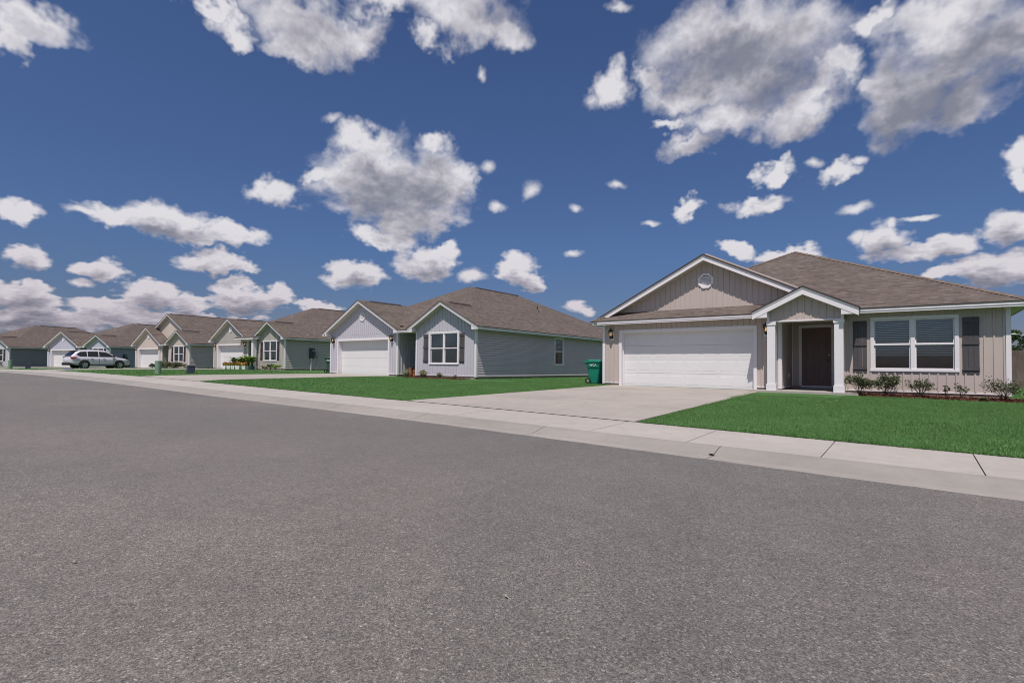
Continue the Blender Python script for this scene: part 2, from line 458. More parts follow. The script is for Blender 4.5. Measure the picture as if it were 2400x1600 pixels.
# lawn terrain (one sheet, grass texture) behind the pavement
ts = [0,.04,.08,.13,.2,.28,.36,.45,.55,.65,.75,.85,.95,1.0,1.2,2.0]
def lr(t): return lambda x: ((YE(x)+WALKB-.01)+(YF(x)-YE(x)-WALKB+.01)*t, G(x, (YE(x)+WALKB)+(YF(x)-YE(x)-WALKB)*t)-(.035 if t == 0 else 0))
rows = [lr(t) for t in ts]+[lambda x: (np.full_like(x, 80.)+YF(x), ZH(x)-.3)]
o = grid_sheet('lawn', xs, rows, LAWN); tag(o, 'mown green front lawns rising gently to the houses', kind='structure')

# driveways: slabs with joints, slightly proud of the lawn
def driveway(name, fr, fl, br, bl, yb, jf, label):
    """front right/left x at pavement, back right/left x at garage; jf: joint fractions"""
    mb = MB()
    fr_ = [0]+list(jf)+[1]
    for a, c in zip(fr_[:-1], fr_[1:]):
        for s0, s1 in ((0, .5), (.5, 1)):
            cells = 4
            for k in range(cells):
                t0 = a+(c-a)*k/cells; t1 = a+(c-a)*(k+1)/cells
                e0 = .0006 if k == 0 and a > 0 else 0; e1 = .0006 if k == cells-1 and c < 1 else 0
                t0 += e0; t1 -= e1
                for m in range(2):
                    u0 = s0+(s1-s0)*m/2; u1 = s0+(s1-s0)*(m+1)/2
                    P = []
                    for t, u in ((t0,u0),(t0,u1),(t1,u1),(t1,u0)):
                        xf = fl+(fr-fl)*u; xb = bl+(br-bl)*u; x = xf+(xb-xf)*t
                        y0 = float(YE(x))+WALKB-.012; y = y0+(yb-y0)*t
                        P.append((x, y, g(x, y)+.016))
                    mb.poly(P)
    # perimeter skirt
    for u in (0, 1):
        for k in range(12):
            q = []
            for t in (k/12, (k+1)/12):
                x = (fl+(fr-fl)*u)+((bl+(br-bl)*u)-(fl+(fr-fl)*u))*t
                y0 = float(YE(x))+WALKB-.012; y = y0+(yb-y0)*t; q.append((x, y, g(x, y)+.016))
            a, c = q
            mb.poly([a, c, (c[0],c[1],c[2]-.08), (a[0],a[1],a[2]-.08)] if u else [c, a, (a[0],a[1],a[2]-.08), (c[0],c[1],c[2]-.08)])
    o = mb.build(name, CONC_DRIVE); tag(o, label, kind='structure')
    # joint filler just below
    j = MB()
    for a in jf:
        P = []
        for du, dt in ((0,-.0013),(1,-.0013),(1,.0013),(0,.0013)):
            t = a+dt; xf = fl+(fr-fl)*du; xb = bl+(br-bl)*du; x = xf+(xb-xf)*t
            y0 = float(YE(x))+WALKB-.012; y = y0+(yb-y0)*t; P.append((x, y, g(x, y)+.010))
        j.poly(P)
    if jf: o2 = j.build('driveway_joint', JOINT); tag(o2, 'dark control joints across the '+label, kind='structure')
    return o
driveway('driveway', -4.22, -10.75, -3.95, -9.45, 19.0, (.27, .50, .76), 'nearest concrete driveway')
driveway('driveway', -23.4, -29.6, -23.4, -29.2, 19.05, (.34, .67), 'concrete driveway of the pale grey house')
driveway('driveway', -45.6, -51.6, -46.2, -51.5, 21.2, (.33, .66), 'concrete driveway of the sage house')
driveway('driveway', -62.5, -69.0, -64.2, -69.8, 20.5, (.33, .66), 'concrete driveway of the beige house')
driveway('driveway', -77.5, -84.0, -81.5, -87.2, 16.9, (.5,), 'concrete driveway of the light blue house')

# individual blades on the lawns nearest the camera
def blades(regions, seed=3):
    rng = np.random.default_rng(seed); Vs = []
    for x0, x1, y0f, y1f, dens, h0, h1, w in regions:
        area = (x1-x0)*(float(np.max(y1f(np.array([x0,x1]))))-float(np.min(y0f(np.array([x0,x1])))))
        n = int(area*dens)
        x = rng.uniform(x0, x1, n); a = y0f(x); c = y1f(x)
        lo, hi = a.min(), c.max(); y = rng.uniform(lo, hi, n); k = (y > a) & (y < c); x = x[k]; y = y[k]; n = len(x)
        cl = .5+.5*np.sin(x*2.1+1.3*np.sin(y*1.7))*np.cos(y*2.6+.8*np.sin(x*3.1))
        h = rng.uniform(h0, h1, n)*(.75+.45*cl); th = rng.uniform(0, 2*np.pi, n); ln = rng.uniform(.1, 1.0, n)*h
        la = rng.uniform(0, 2*np.pi, n); z = G(x, y)-.004
        dx, dy = np.cos(th)*w/2, np.sin(th)*w/2
        A = np.stack([x-dx, y-dy, z], 1); B = np.stack([x+dx, y+dy, z], 1)
        T = np.stack([x+np.cos(la)*ln, y+np.sin(la)*ln, z+h], 1)
        Vs.append(np.stack([A, B, T], 1).reshape(-1, 3))
    V = np.concatenate(Vs); F = np.arange(len(V)).reshape(-1, 3)
    o = npmesh('grass', V, F, GRASSM)
    return tag(o, 'short green grass blades covering the front lawns', 'grass', kind='stuff')
yb_ = lambda x: YE(x)+WALKB+.015
c_ = lambda v: (lambda x: np.full_like(x, v))
def drv(x):   # right edge of nearest drive handled by x limits
    return YE(x)+WALKB+.015
blades([
 (-4.16, 6.0, yb_, lambda x: np.where(x < -1.62, 17.0, 18.05), 2600, .018, .040, .009),
 (-4.16, -3.9, yb_, c_(17.6), 1200, .02, .05, .009),
 (2.1, 8.0, c_(18.0), c_(33.8), 260, .03, .06, .014),
 (-14.5, -10.72, yb_, c_(19.2), 1600, .018, .038, .010),
 (-10.72, -9.62, lambda x: YE(x)+WALKB+.02+(x+10.72)/1.15*9.6, c_(19.0), 1300, .025, .05, .010),
 (-17.2, -10.15, c_(19.0), c_(26.0), 260, .03, .05, .014),
 (-23.3, -14.5, yb_, c_(17.95), 650, .025, .05, .013),
 (-38, -29.7, yb_, c_(19.3), 150, .03, .05, .022),
 (-45.7, -38, yb_, c_(20.4), 70, .03, .05, .03),
 (-62.4, -51.7, yb_, c_(19.4), 45, .03, .055, .035),
])
# straggling grass over the kerb edges and a few weeds in the gutter joint
rng = np.random.default_rng(11)
n = 9000; x = rng.uniform(-23, 6, n); k = ~((x > -10.9) & (x < -4.15)); x = x[k]; n = len(x)
y = YE(x)+WALKB-.02-np.abs(rng.normal(0, .012, n)); z = ZR(x)+.12; h = rng.uniform(.015, .05, n)
th = rng.uniform(0, 6.28, n); w = .005
V = np.stack([np.stack([x-np.cos(th)*w, y+.03, z], 1), np.stack([x+np.cos(th)*w, y+.03, z], 1), np.stack([x+rng.normal(0,.02,n), y-rng.uniform(0,.03,n), z+h*.8], 1)], 1).reshape(-1, 3)
tag(npmesh('grass_fringe', V, np.arange(len(V)).reshape(-1, 3), GRASSM), 'grass fringe leaning over the pavement edge', 'grass', kind='stuff')

# ------------------------------------------------------------------ camera
cam = bpy.data.cameras.new('camera'); co = bpy.data.objects.new('camera', cam); COL.objects.link(co)
cam.sensor_width = 36; cam.lens = 1207.68/2400*36; cam.shift_y = 26/2400; cam.clip_start = .05; cam.clip_end = 6000
Rm = [[0.7889407217810254, 0.6143810165027356, 0.010416529014021977], [-0.6144222032818576, 0.7885569630008201, 0.025754071856524806], [0.007608786361989108, -0.026718582746631848, 0.9996140373694784]]
r_, f_, u_ = map(Vector, Rm)
mw = Matrix((( r_.x, u_.x, -f_.x, 0), (r_.y, u_.y, -f_.y, 0), (r_.z, u_.z, -f_.z, 0), (0,0,0,1)))
mw.translation = Vector((0, 0, .745)); co.matrix_world = mw
scene.camera = co

# ------------------------------------------------------------------ sun and sky
SUND = Vector((-.375, 1.0, -2.1)).normalized()          # direction the light travels
sl = bpy.data.lights.new('sun', 'SUN'); sl.energy = 4.4; sl.angle = R(.53); sl.color = (1, .93, .86)
so = bpy.data.objects.new('sun', sl); COL.objects.link(so)
so.rotation_euler = SUND.to_track_quat('-Z', 'Y').to_euler(); so.location = (0, -20, 40)
w = bpy.data.worlds.new('World'); scene.world = w; w.use_nodes = True
nt = NT(w.node_tree); nt.n.clear()
out = nt.new('ShaderNodeOutputWorld'); bg = nt.new('ShaderNodeBackground')
sky = nt.new('ShaderNodeTexSky'); sky.sky_type = 'NISHITA'; sky.sun_disc = False
sky.sun_elevation = math.asin(-SUND.z); sky.sun_rotation = math.atan2(-SUND.x, -SUND.y)
sky.air_density = 1.0; sky.dust_density = .6; sky.ozone_density = 3.0; sky.altitude = 50
bg.inputs['Strength'].default_value = .1
# cloud masses as (azimuth, elevation, half width, half height, tilt) in degrees, then their grey undersides
CS=[(-41.0,21.1,1.1,0.9),(-39.8,17.2,1.4,0.7),(-57.3,24.5,1.4,0.5),(-78.1,12.7,1.7,0.5),(-77.8,6.7,1.2,0.5),(-77.7,4.9,1.4,0.6),(-56.4,8.6,2.1,0.8),(-42.5,9.9,2.0,0.9),(-31.1,6.6,1.8,0.8),(-29.7,6.1,1.3,0.6),(-36.0,19.0,1.4,1.2),(-31.4,12.3,1.7,0.5),(-29.2,27.2,1.2,1.1),(-26.4,35.1,1.9,0.5),(-7.4,19.2,1.0,0.6),(-4.0,18.7,0.9,0.4),(-4.3,14.5,1.7,0.6),(-26.5,19.1,1.5,0.5),(-22.7,15.4,1.3,0.4),(-31.0,17.2,0.9,0.6),(-4.0,12.1,0.9,0.8),(-1.4,12.9,0.6,0.8),(0.4,13.1,1.8,0.3),(-15.4,12.3,1.2,0.6),(-41.6,29.5,0.7,0.7)]
CL=[(-82.0,26.0,3.4,1.6),(-82.9,24.8,1.6,1.1),(-61.1,32.0,8.7,2.6),(-61.4,29.4,4.5,1.5),(-67.6,29.8,2.6,1.4),(-55.6,32.0,3.5,2.0),(-69.5,30.8,2.2,0.9),(-44.1,35.0,8.1,2.5),(-39.0,33.3,3.6,2.1),(-47.4,32.1,2.4,1.6),(-52.5,34.2,3.6,1.6),(-53.1,19.3,7.1,4.8),(-47.6,19.3,5.3,4.9),(-54.0,22.6,2.9,2.1),(-46.7,23.7,3.0,1.5),(-58.7,19.5,2.1,1.1),(-48.9,15.5,5.5,2.0),(-44.1,19.5,2.4,3.0),(-52.1,13.6,4.0,1.3),(-47.9,11.3,3.7,1.8),(-45.6,11.9,2.1,1.1),(-50.7,14.3,1.8,1.1),(-62.9,17.1,2.9,1.6),(-72.1,13.0,4.3,1.9),(-75.8,12.7,3.3,1.1),(-66.8,12.3,2.8,1.1),(-69.7,12.0,4.2,1.0),(-81.5,8.0,1.6,1.0),(-82.5,11.6,1.4,1.0),(-76.6,8.0,2.1,1.0),(-68.2,9.7,2.9,1.1),(-66.4,9.2,2.0,0.7),(-81.9,5.3,2.5,0.9),(-80.6,4.4,1.8,0.8),(-82.1,3.7,2.0,0.7),(-73.0,6.1,2.2,1.5),(-70.2,5.4,2.0,1.2),(-75.9,4.7,2.4,0.8),(-66.7,7.7,2.0,0.8),(-65.2,6.1,3.4,1.5),(-62.5,6.9,1.4,1.3),(-58.9,6.1,2.5,0.7),(-80.3,3.2,4.4,0.8),(-69.8,4.0,6.2,0.6),(-74.7,3.9,3.7,0.8),(-55.1,9.3,3.3,1.5),(-37.8,10.7,2.6,1.9),(-36.3,9.5,2.0,1.4),(-27.3,28.7,2.6,2.3),(-22.3,29.2,2.7,1.6),(-15.4,31.0,8.7,4.0),(-9.5,30.1,6.1,3.9),(-18.8,27.3,5.6,2.5),(-15.4,24.3,6.2,2.3),(-9.2,22.9,4.5,1.9),(-18.8,22.2,3.9,1.3),(-5.4,25.9,1.9,2.0),(-21.4,24.2,2.2,0.8),(-7.7,24.3,3.3,2.1),(2.0,27.6,6.0,2.8),(0.5,24.3,4.9,3.0),(-0.8,21.4,3.5,2.3),(5.4,24.6,3.2,2.9),(-2.3,23.6,1.8,1.8),(3.3,21.3,3.1,1.9),(-2.6,29.3,2.0,1.2),(-10.9,18.8,2.3,0.9),(-5.6,18.0,1.9,1.0),(-12.4,16.2,3.1,1.2),(-19.2,16.6,2.2,0.9),(-2.1,11.3,2.1,1.9),(2.5,10.3,2.2,1.2),(0.3,9.9,3.0,1.0),(6.5,16.3,1.3,1.8),(6.9,14.6,1.0,1.0),(6.0,11.3,1.8,1.4),(5.0,7.9,3.3,1.4),(6.7,8.4,1.5,1.3),(-14.4,11.8,2.4,0.9),(-9.6,11.0,3.2,1.0),(1.8,7.6,1.7,0.7),(-13.0,27.8,9.2,4.8),(2.2,24.8,5.6,4.3),(-60.3,31.3,7.1,2.6),(-43.1,33.9,7.1,2.5),(60,35,22,10),(95,22,20,9),(135,42,25,13),(168,20,15,8),(-170,38,14,11),(-140,22,22,9),(-118,44,20,9),(25,60,30,8),(-95,60,28,7),(110,68,50,7),(-20,50,14,5),(50,14,16,5),(115,10,22,4)]  # wide closing entries: unseen clouds behind and overhead, added to whiten the shade
CG=[(-60.3,32.3,5.9,1.9,11.0,0.75),(-57.3,31.2,2.6,1.3,9.0,0.5),(-40.7,35.3,5.8,2.1,2.0,1),(-50.4,18.7,5.5,3.6,4.0,0.8),(-53.9,16.7,3.5,1.9,5.0,0.7),(-48.9,14.9,3.7,1.0,3.0,0.5),(-47.5,10.7,2.8,0.9,2.0,0.5),(-14.6,29.5,7.0,2.9,-10.0,1),(-10.3,26.3,3.5,2.1,-11.0,0.9),(-17.5,33.0,4.7,1.9,-9.0,0.6),(0.5,25.3,3.7,2.2,-16.0,0.5),(1.3,22.2,5.1,2.9,-15.0,1),(5.4,24.9,3.0,2.9,-19.0,0.9),(-0.5,20.3,2.8,1.7,-13.0,1),(-71.7,11.7,4.3,0.8,8.0,0.6),(-62.3,16.2,1.6,0.6,8.0,0.3),(-81.4,7.3,1.5,0.5,8.0,0.5),(-76.6,7.4,1.8,0.4,7.0,0.5),(-68.0,8.9,2.5,0.6,6.0,0.5),(-54.9,8.4,2.6,0.7,3.0,0.6),(-36.6,8.8,2.4,0.8,0.0,0.5),(-73.2,4.8,2.5,0.8,4.0,0.6),(-65.2,5.1,3.8,1.1,3.0,0.7),(-81.4,4.5,3.0,1.0,5.0,0.5),(-80.3,3.0,4.7,0.9,4.0,0.8),(-69.5,3.6,6.9,0.9,3.0,0.8),(-1.8,10.3,2.2,1.1,-7.0,0.6),(2.6,9.4,2.2,0.6,-7.0,0.5),(6.0,10.5,1.5,0.8,-9.0,0.6),(5.0,6.9,3.1,1.0,-6.0,0.8),(-12.4,15.4,2.4,0.5,-6.0,0.4),(-14.6,21.9,6.5,0.7,-8.0,0.35),(-81.4,25.6,1.9,0.9,21.0,0.4)]
tc = nt.new('ShaderNodeTexCoord').outputs['Generated']
sx = nt.new('ShaderNodeSeparateXYZ'); nt.link(tc, sx.inputs[0])
az = nt.math('MULTIPLY', nt.math('ARCTAN2', sx.outputs[0], sx.outputs[1]), 57.29578)
el = nt.math('MULTIPLY', nt.math('ARCSINE', sx.outputs[2]), 57.29578)
cb = nt.new('ShaderNodeCombineXYZ'); nt.link(az, cb.inputs[0]); nt.link(el, cb.inputs[1]); P0 = cb.outputs[0]
# billowing warp, finer towards the horizon
elc = nt.math('MAXIMUM', el, 0.0)
wamp = nt.maprange(elc, 2, 28, .8, 2.6)
def warp(scale, amp, detail):
    n = nt.noise(tc, scale, detail, .62, out=1)
    s = nt.new('ShaderNodeVectorMath', operation='SUBTRACT'); nt.link(n, s.inputs[0]); s.inputs[1].default_value = (.5,.5,.5)
    m = nt.new('ShaderNodeVectorMath', operation='SCALE'); nt.link(s.outputs[0], m.inputs[0])
    nt.link(nt.math('MULTIPLY', wamp, amp), m.inputs['Scale']); return m.outputs[0]
def vadd(a, b_):
    n = nt.new('ShaderNodeVectorMath', operation='ADD'); nt.link(a, n.inputs[0]); nt.link(b_, n.inputs[1]); return n.outputs[0]
WV = warp(11, 3.6, 4); P = vadd(P0, WV)
ws = nt.new('ShaderNodeVectorMath', operation='SCALE'); nt.link(WV, ws.inputs[0]); ws.inputs['Scale'].default_value = .38; PS = vadd(P0, ws.outputs[0])
def field(lst, P):
    """min over the ellipses of the distance to the centre in ellipse units; each ellipse's
    coordinates are derived from the previous one's, which keeps the shader small and fast"""
    cur = None; loc = P; pc = (0.0, 0.0, 1.0, 1.0)
    for q in lst:
        ma = nt.new('ShaderNodeVectorMath', operation='MULTIPLY_ADD'); nt.link(loc, ma.inputs[0])
        ma.inputs[1].default_value = (pc[2]/q[2], pc[3]/q[3], 0); ma.inputs[2].default_value = ((pc[0]-q[0])/q[2], (pc[1]-q[1])/q[3], 0)
        loc = ma.outputs[0]; pc = q
        ln = nt.new('ShaderNodeVectorMath', operation='LENGTH'); nt.link(loc, ln.inputs[0]); v = ln.outputs['Value']
        if len(q) > 5: v = nt.math('MULTIPLY_ADD', v, -q[5], 1.15*q[5])
        if cur is None: cur = v
        elif len(q) > 5: cur = nt.math('MAXIMUM', cur, v)
        else: cur = nt.math('SMOOTH_MIN', cur, v, .12)
    return cur
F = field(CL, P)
FS = field(CS, PS)
# grain of the clouds gets finer towards the horizon, where they are farther away
fsc = nt.math('ADD', 1.0, nt.math('MULTIPLY', nt.math('POWER', 2.71828, nt.math('MULTIPLY', elc, -.11)), 1.7))
tcs = nt.new('ShaderNodeVectorMath', operation='SCALE'); nt.link(tc, tcs.inputs[0]); nt.link(fsc, tcs.inputs['Scale']); tcs = tcs.outputs[0]
vo = nt.new('ShaderNodeTexVoronoi'); vo.feature = 'F1'; vo.inputs['Scale'].default_value = 17; vo.inputs['Detail'].default_value = 1; vo.inputs['Roughness'].default_value = .5
vo.normalize = True; nt.link(tcs, vo.inputs['Vector'])
fb = nt.math('ADD', nt.math('MULTIPLY', nt.math('SUBTRACT', 1.0, vo.outputs['Distance']), .45), nt.math('MULTIPLY', nt.noise(tcs, 19, 5, .57), .62))
nz = nt.math('SUBTRACT', fb, .555)
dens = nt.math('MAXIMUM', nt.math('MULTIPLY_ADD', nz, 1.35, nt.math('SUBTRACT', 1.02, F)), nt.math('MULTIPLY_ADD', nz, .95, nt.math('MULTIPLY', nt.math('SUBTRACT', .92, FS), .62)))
soft = nt.maprange(elc, 4, 26, .32, .85)
al = nt.new('ShaderNodeMapRange'); al.interpolation_type = 'SMOOTHSTEP'; nt.link(dens, al.inputs[0]); al.inputs[1].default_value = .02; nt.link(soft, al.inputs[2])
alpha = nt.math('MULTIPLY', al.outputs[0], .97)
gray = field(CG, P)
up = nt.new('ShaderNodeCombineXYZ'); nt.link(nt.math('MULTIPLY_ADD', elc, .085, .55), up.inputs[1])
Fup = field(CL, vadd(P, up.outputs[0]))          # cloud standing above this point keeps the sun off it
# relief: thin fringes and sun-side billows bright, thick cores grey
off = nt.new('ShaderNodeVectorMath', operation='ADD'); nt.link(tcs, off.inputs[0]); off.inputs[1].default_value = (.004, -.006, .018)
rel = nt.math('SUBTRACT', nt.noise(tcs, 21, 3, .6), nt.noise(off.outputs[0], 21, 3, .6))
gsum = nt.math('ADD', nt.math('ADD', nt.math('MULTIPLY_ADD', gray, .55, nt.maprange(Fup, 1.0, .25, -.10, .42)), nt.math('MULTIPLY', nt.math('SUBTRACT', dens, .55), .14)), nt.math('MULTIPLY', rel, -1.0))
ccol = nt.ramp(nt.math('ADD', gsum, .12), [(0.0, (7.5,7.35,7.7)), (.22, (6.1,5.95,6.45)), (.5, (4.5,4.4,4.95)), (.8, (2.95,3.0,3.6)), (1.0, (2.3,2.4,3.0))])
lowt = nt.maprange(elc, 0, 11, .72, 1.0)
ccol = nt.mix(1.0, ccol, nt.ramp(nt.math('DIVIDE', elc, 30), [(0, (.70,.65,.70)), (.2, (.88,.84,.86)), (.45, (1,1,1))]), 'MULTIPLY')
skyc = nt.mix(1.0, sky.outputs[0], nt.ramp(nt.math('DIVIDE', elc, 40), [(0, (.34,.28,.36)), (.06, (.38,.36,.50)), (.16, (.37,.41,.56)), (.3, (.42,.50,.68)), (.6, (.50,.58,.77)), (1, (.50,.58,.79))]), 'MULTIPLY')
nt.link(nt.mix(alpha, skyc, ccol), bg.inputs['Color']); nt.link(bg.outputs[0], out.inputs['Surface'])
w.cycles.sampling_method = 'NONE'
scene.cycles.use_denoising = True; scene.cycles.filter_width = 1.0
scene.cycles.max_bounces = 5; scene.cycles.diffuse_bounces = 3; scene.cycles.glossy_bounces = 3; scene.cycles.transparent_max_bounces = 8
scene.view_settings.view_transform = 'Standard'; scene.view_settings.look = 'None'; scene.view_settings.gamma = 1; scene.view_settings.exposure = 0

# ------------------------------------------------------------------ house building blocks (local frame: front wall y=0, x to the right, y back)
ZE = 2.58      # roof surface at the eave edge
PITCH = .5
OV = .4
def wall_rects(x0, x1, z0, z1, holes):
    """rectangles covering [x0,x1]x[z0,z1] minus holes"""
    xs = sorted({x0, x1, *[h[0] for h in holes], *[h[1] for h in holes]})
    xs = [x for x in xs if x0 <= x <= x1]; out = []
    for a, c in zip(xs[:-1], xs[1:]):
        zz = [(h[2], h[3]) for h in holes if h[0] < (a+c)/2 < h[1]]; z = z0
        for h0, h1 in sorted(zz):
            if h0 > z: out.append((a, c, z, h0))
            z = max(z, h1)
        if z < z1: out.append((a, c, z, z1))
    return out
def front_wall(mb, x0, x1, z0, z1, holes=(), y=0.0, th=.12, mi=0, batt=True, ax='x', sgn=-1, pitchb=.195, phase=.1):
    """board and batten wall; ax='x': plane y=const facing sgn*y; ax='y': plane x=const facing sgn*x, x0..x1 are y values"""
    def bx(a, c, d0, d1, e0, e1):
        if ax == 'x': mb.box(a, c, d0, d1, e0, e1, mi)
        else: mb.box(d0, d1, a, c, e0, e1, mi)
    for a, c, e0, e1 in wall_rects(x0, x1, z0, z1, holes): bx(a, c, y, y-sgn*th, e0, e1)
    if batt:
        x = x0+phase
        while x < x1-.05:
            for a, c, e0, e1 in wall_rects(x-.001, x+.001, z0, z1, [h for h in holes if h[0]-.03 < x < h[1]+.03 and True]): pass
            zz = sorted((h[2], h[3]) for h in holes if h[0]-.03 < x < h[1]+.03); z = z0
            for h0, h1 in zz:
                if h0 > z+.01: bx(x-.019, x+.019, y+sgn*.020, y-sgn*.002, z, h0)
                z = max(z, h1)
            if z < z1-.01: bx(x-.019, x+.019, y+sgn*.020, y-sgn*.002, z, z1)
            x += pitchb
def gable_wall(mb, xc, half, zb, slope, y, th=.1, mi=0, batt=True, pitchb=.195, zwall=None):
    """triangular (or pentagonal when zwall) wall"""
    if zwall is None: pts = [(xc-half, y, zb), (xc+half, y, zb), (xc, y, zb+half*slope)]
    else: pts = [(xc-half, y, zb), (xc+half, y, zb), (xc+half, y, zwall), (xc, y, zwall+half*slope), (xc-half, y, zwall)]
    mb.ext(pts, (0, th, 0), mi)
    zw = zb if zwall is None else zwall
    if batt:
        n = int(2*half/pitchb)
        x0 = xc-(n//2)*pitchb
        for k in range(-1, n+2):
            x = x0+k*pitchb
            zt = zw+(half-abs(x-xc))*slope-.01
            if abs(x-xc) < half-.04 and zt > zb+.02: mb.box(x-.019, x+.019, y-.020, y+.002, zb, zt, mi)
def lap_wall(mb, y0, y1, z0, z1, x, sgn, mi=0, holes=(), h=.127, proud=.020, th=.1):
    """horizontal lap siding on a plane x=const facing sgn"""
    for a, c, e0, e1 in wall_rects(y0, y1, z0, z1, holes): mb.box(x-sgn*th, x-sgn*.022, max(a, .13), c, e0, e1, mi)
    n = int(math.ceil((z1-z0)/h))
    for k in range(n):
        za = z0+k*h; zb = min(za+h, z1)
        segs = [(y0, y1)]
        for hh in holes:
            if hh[2] < zb and hh[3] > za:
                ns = []
                for s in segs:
                    if hh[0] > s[0]: ns.append((s[0], min(s[1], hh[0])))
                    if hh[1] < s[1]: ns.append((max(s[0], hh[1]), s[1]))
                segs = ns
        for a, c in segs:
            if c-a < .02: continue
            s0 = .008; p0 = (x+sgn*proud, a, za+s0); p1 = (x+sgn*proud, c, za+s0); p2 = (x+sgn*.002, c, zb); p3 = (x+sgn*.002, a, zb)
            q0 = (x, a, za+s0); q1 = (x, c, za+s0)
            mb.poly([p0,p1,p2,p3] if sgn > 0 else [p3,p2,p1,p0], mi); mb.poly([q0,q1,p1,p0] if sgn > 0 else [p0,p1,q1,q0], mi)
            r0, r1 = (x-sgn*.021, a, za+s0), (x-sgn*.021, c, za+s0); r2, r3 = (x-sgn*.021, c, za), (x-sgn*.021, a, za)
            mb.poly([r0,r1,q1,q0] if sgn > 0 else [q0,q1,r1,r0], mi); mb.poly([(x+sgn*.002,a,za),(x+sgn*.002,c,za),r2,r3] if sgn > 0 else [r3,r2,(x+sgn*.002,c,za),(x+sgn*.002,a,za)], mi)
def hip_roof(mb, x0, x1, y0, y1, z0, pitch=PITCH, th=.03, gap=None):
    """closed thin-edged hip roof; ridge along y"""
    h = (x1-x0)/2; xc = (x0+x1)/2; zr = z0+h*pitch
    A, B_, C_, D = (x0,y0,z0), (x1,y0,z0), (x1,y1,z0), (x0,y1,z0)
    E, F_ = (xc, y0+h, zr), (xc, y1-h, zr)
    if gap:      # the eave only shows between the two gables; elsewhere the slope starts behind the front wall
        c = .16-y0; Ai, Bi = (x0+c, y0+c, z0+c*pitch), (x1-c, y0+c, z0+c*pitch); A2, B2 = (x0, y0+c, z0), (x1, y0+c, z0)
        mb.poly([Ai,Bi,E]); mb.poly([B2,C_,F_,E,Bi]); mb.poly([C_,D,F_]); mb.poly([D,A2,Ai,E,F_])
        g0, g1 = gap; mb.poly([(g0,y0,z0),(g1,y0,z0),(g1,y0+c,z0+c*pitch),(g0,y0+c,z0+c*pitch)])
        for p, q in (((g0,y0,z0),(g1,y0,z0)),(B2,C_),(C_,D),(D,A2)): mb.poly([p, (p[0],p[1],p[2]-th), (q[0],q[1],q[2]-th), q], 1)
        return E, F_
    mb.poly([A,B_,E]); mb.poly([B_,C_,F_,E]); mb.poly([C_,D,F_]); mb.poly([D,A,E,F_])
    for p, q in ((A,B_),(B_,C_),(C_,D),(D,A)):
        mb.poly([p, (p[0],p[1],p[2]-th), (q[0],q[1],q[2]-th), q], 1)
    return E, F_
def slab_gable(mb, xc, half, y0, y1, zr, zl=None, th=.05):
    """two sloping slabs meeting at a ridge along y; half-width each side"""
    ze = zr-half*PITCH if zl is None else zl
    for s in (-1, 1):
        a = [(xc, y0, zr), (xc+s*half, y0, ze), (xc+s*half, y1, ze), (xc, y1, zr)]
        b_ = [(p[0], p[1], p[2]-th) for p in a]
        if s > 0: a = a[::-1]; b_ = b_[::-1]
        # orientation: top faces up
        mb.poly(a, 0); mb.poly(b_[::-1], 1)
        for i in range(4):
            j = (i+1) % 4; mb.poly([a[j], a[i], b_[i], b_[j]], 1)
def rake(trim, soff, xc, half, y0, yw, zr, fh=.15, box=True, zbox=None, slope=None, boxx=.42):
    """white rake boards at y0, sloped soffit between y0 and the wall yw, return boxes at the ends"""
    sl = PITCH if slope is None else slope; ze = zr-half*sl
    for s in (-1, 1):
        top = [(xc, zr-.035), (xc+s*(half-.02), ze-.035+.02*sl)]
        q = [(xc, y0+.035, zr-.035), (xc+s*(half-.02), y0+.035, ze-.025), (xc+s*(half-.02), y0+.035, ze-.025-fh), (xc, y0+.035, zr-.035-fh*1.02)]
        trim.ext(q, (0, .028, 0))
        # narrow second fillet (stepped white moulding)
        q = [(xc, y0+.018, zr-.035), (xc+s*(half-.01), y0+.018, ze-.03), (xc+s*(half-.01), y0+.018, ze-.03-.055), (xc, y0+.018, zr-.035-.056)]
        trim.ext(q, (0, .016, 0))
        q = [(xc, y0+.064, zr-.035-fh*.85), (xc+s*(half-.03), y0+.064, ze-.035-fh*.82), (xc+s*(half-.03), yw+.02, ze-.035-fh*.82), (xc, yw+.02, zr-.035-fh*.85)]
        soff.ext(q, (0, 0, -.012))
        if box:
            zb = ze-.03-fh-.0 if zbox is None else zbox
            x1 = xc+s*(half-.025); x0 = xc+s*(half-boxx)
            zt0 = zr-abs(x0-xc)*sl-.06; zt1 = ze-.06
            q = [(x1, y0+.045, zb), (x1, y0+.045, zt1), (x0, y0+.045, zt0), (x0, y0+.045, zb)]
            trim.ext(q, (0, yw-y0-.03, 0))
def fascia_run(trim, x0, x1, y, z1=ZE, h=.155, ax='x', s=-1):
    """gutterless fascia with stepped moulding; ax x: runs along x at plane y facing s"""
    t, b_ = z1-.028, z1-h
    if ax == 'x':
        trim.box(x0, x1, y-s*.030, y-s*.055, b_, t); trim.box(x0, x1, y-s*.014, y-s*.030, t-.07, t)
    else:
        trim.box(y-s*.030, y-s*.055, x0, x1, b_, t); trim.box(y-s*.014, y-s*.030, x0, x1, t-.07, t)

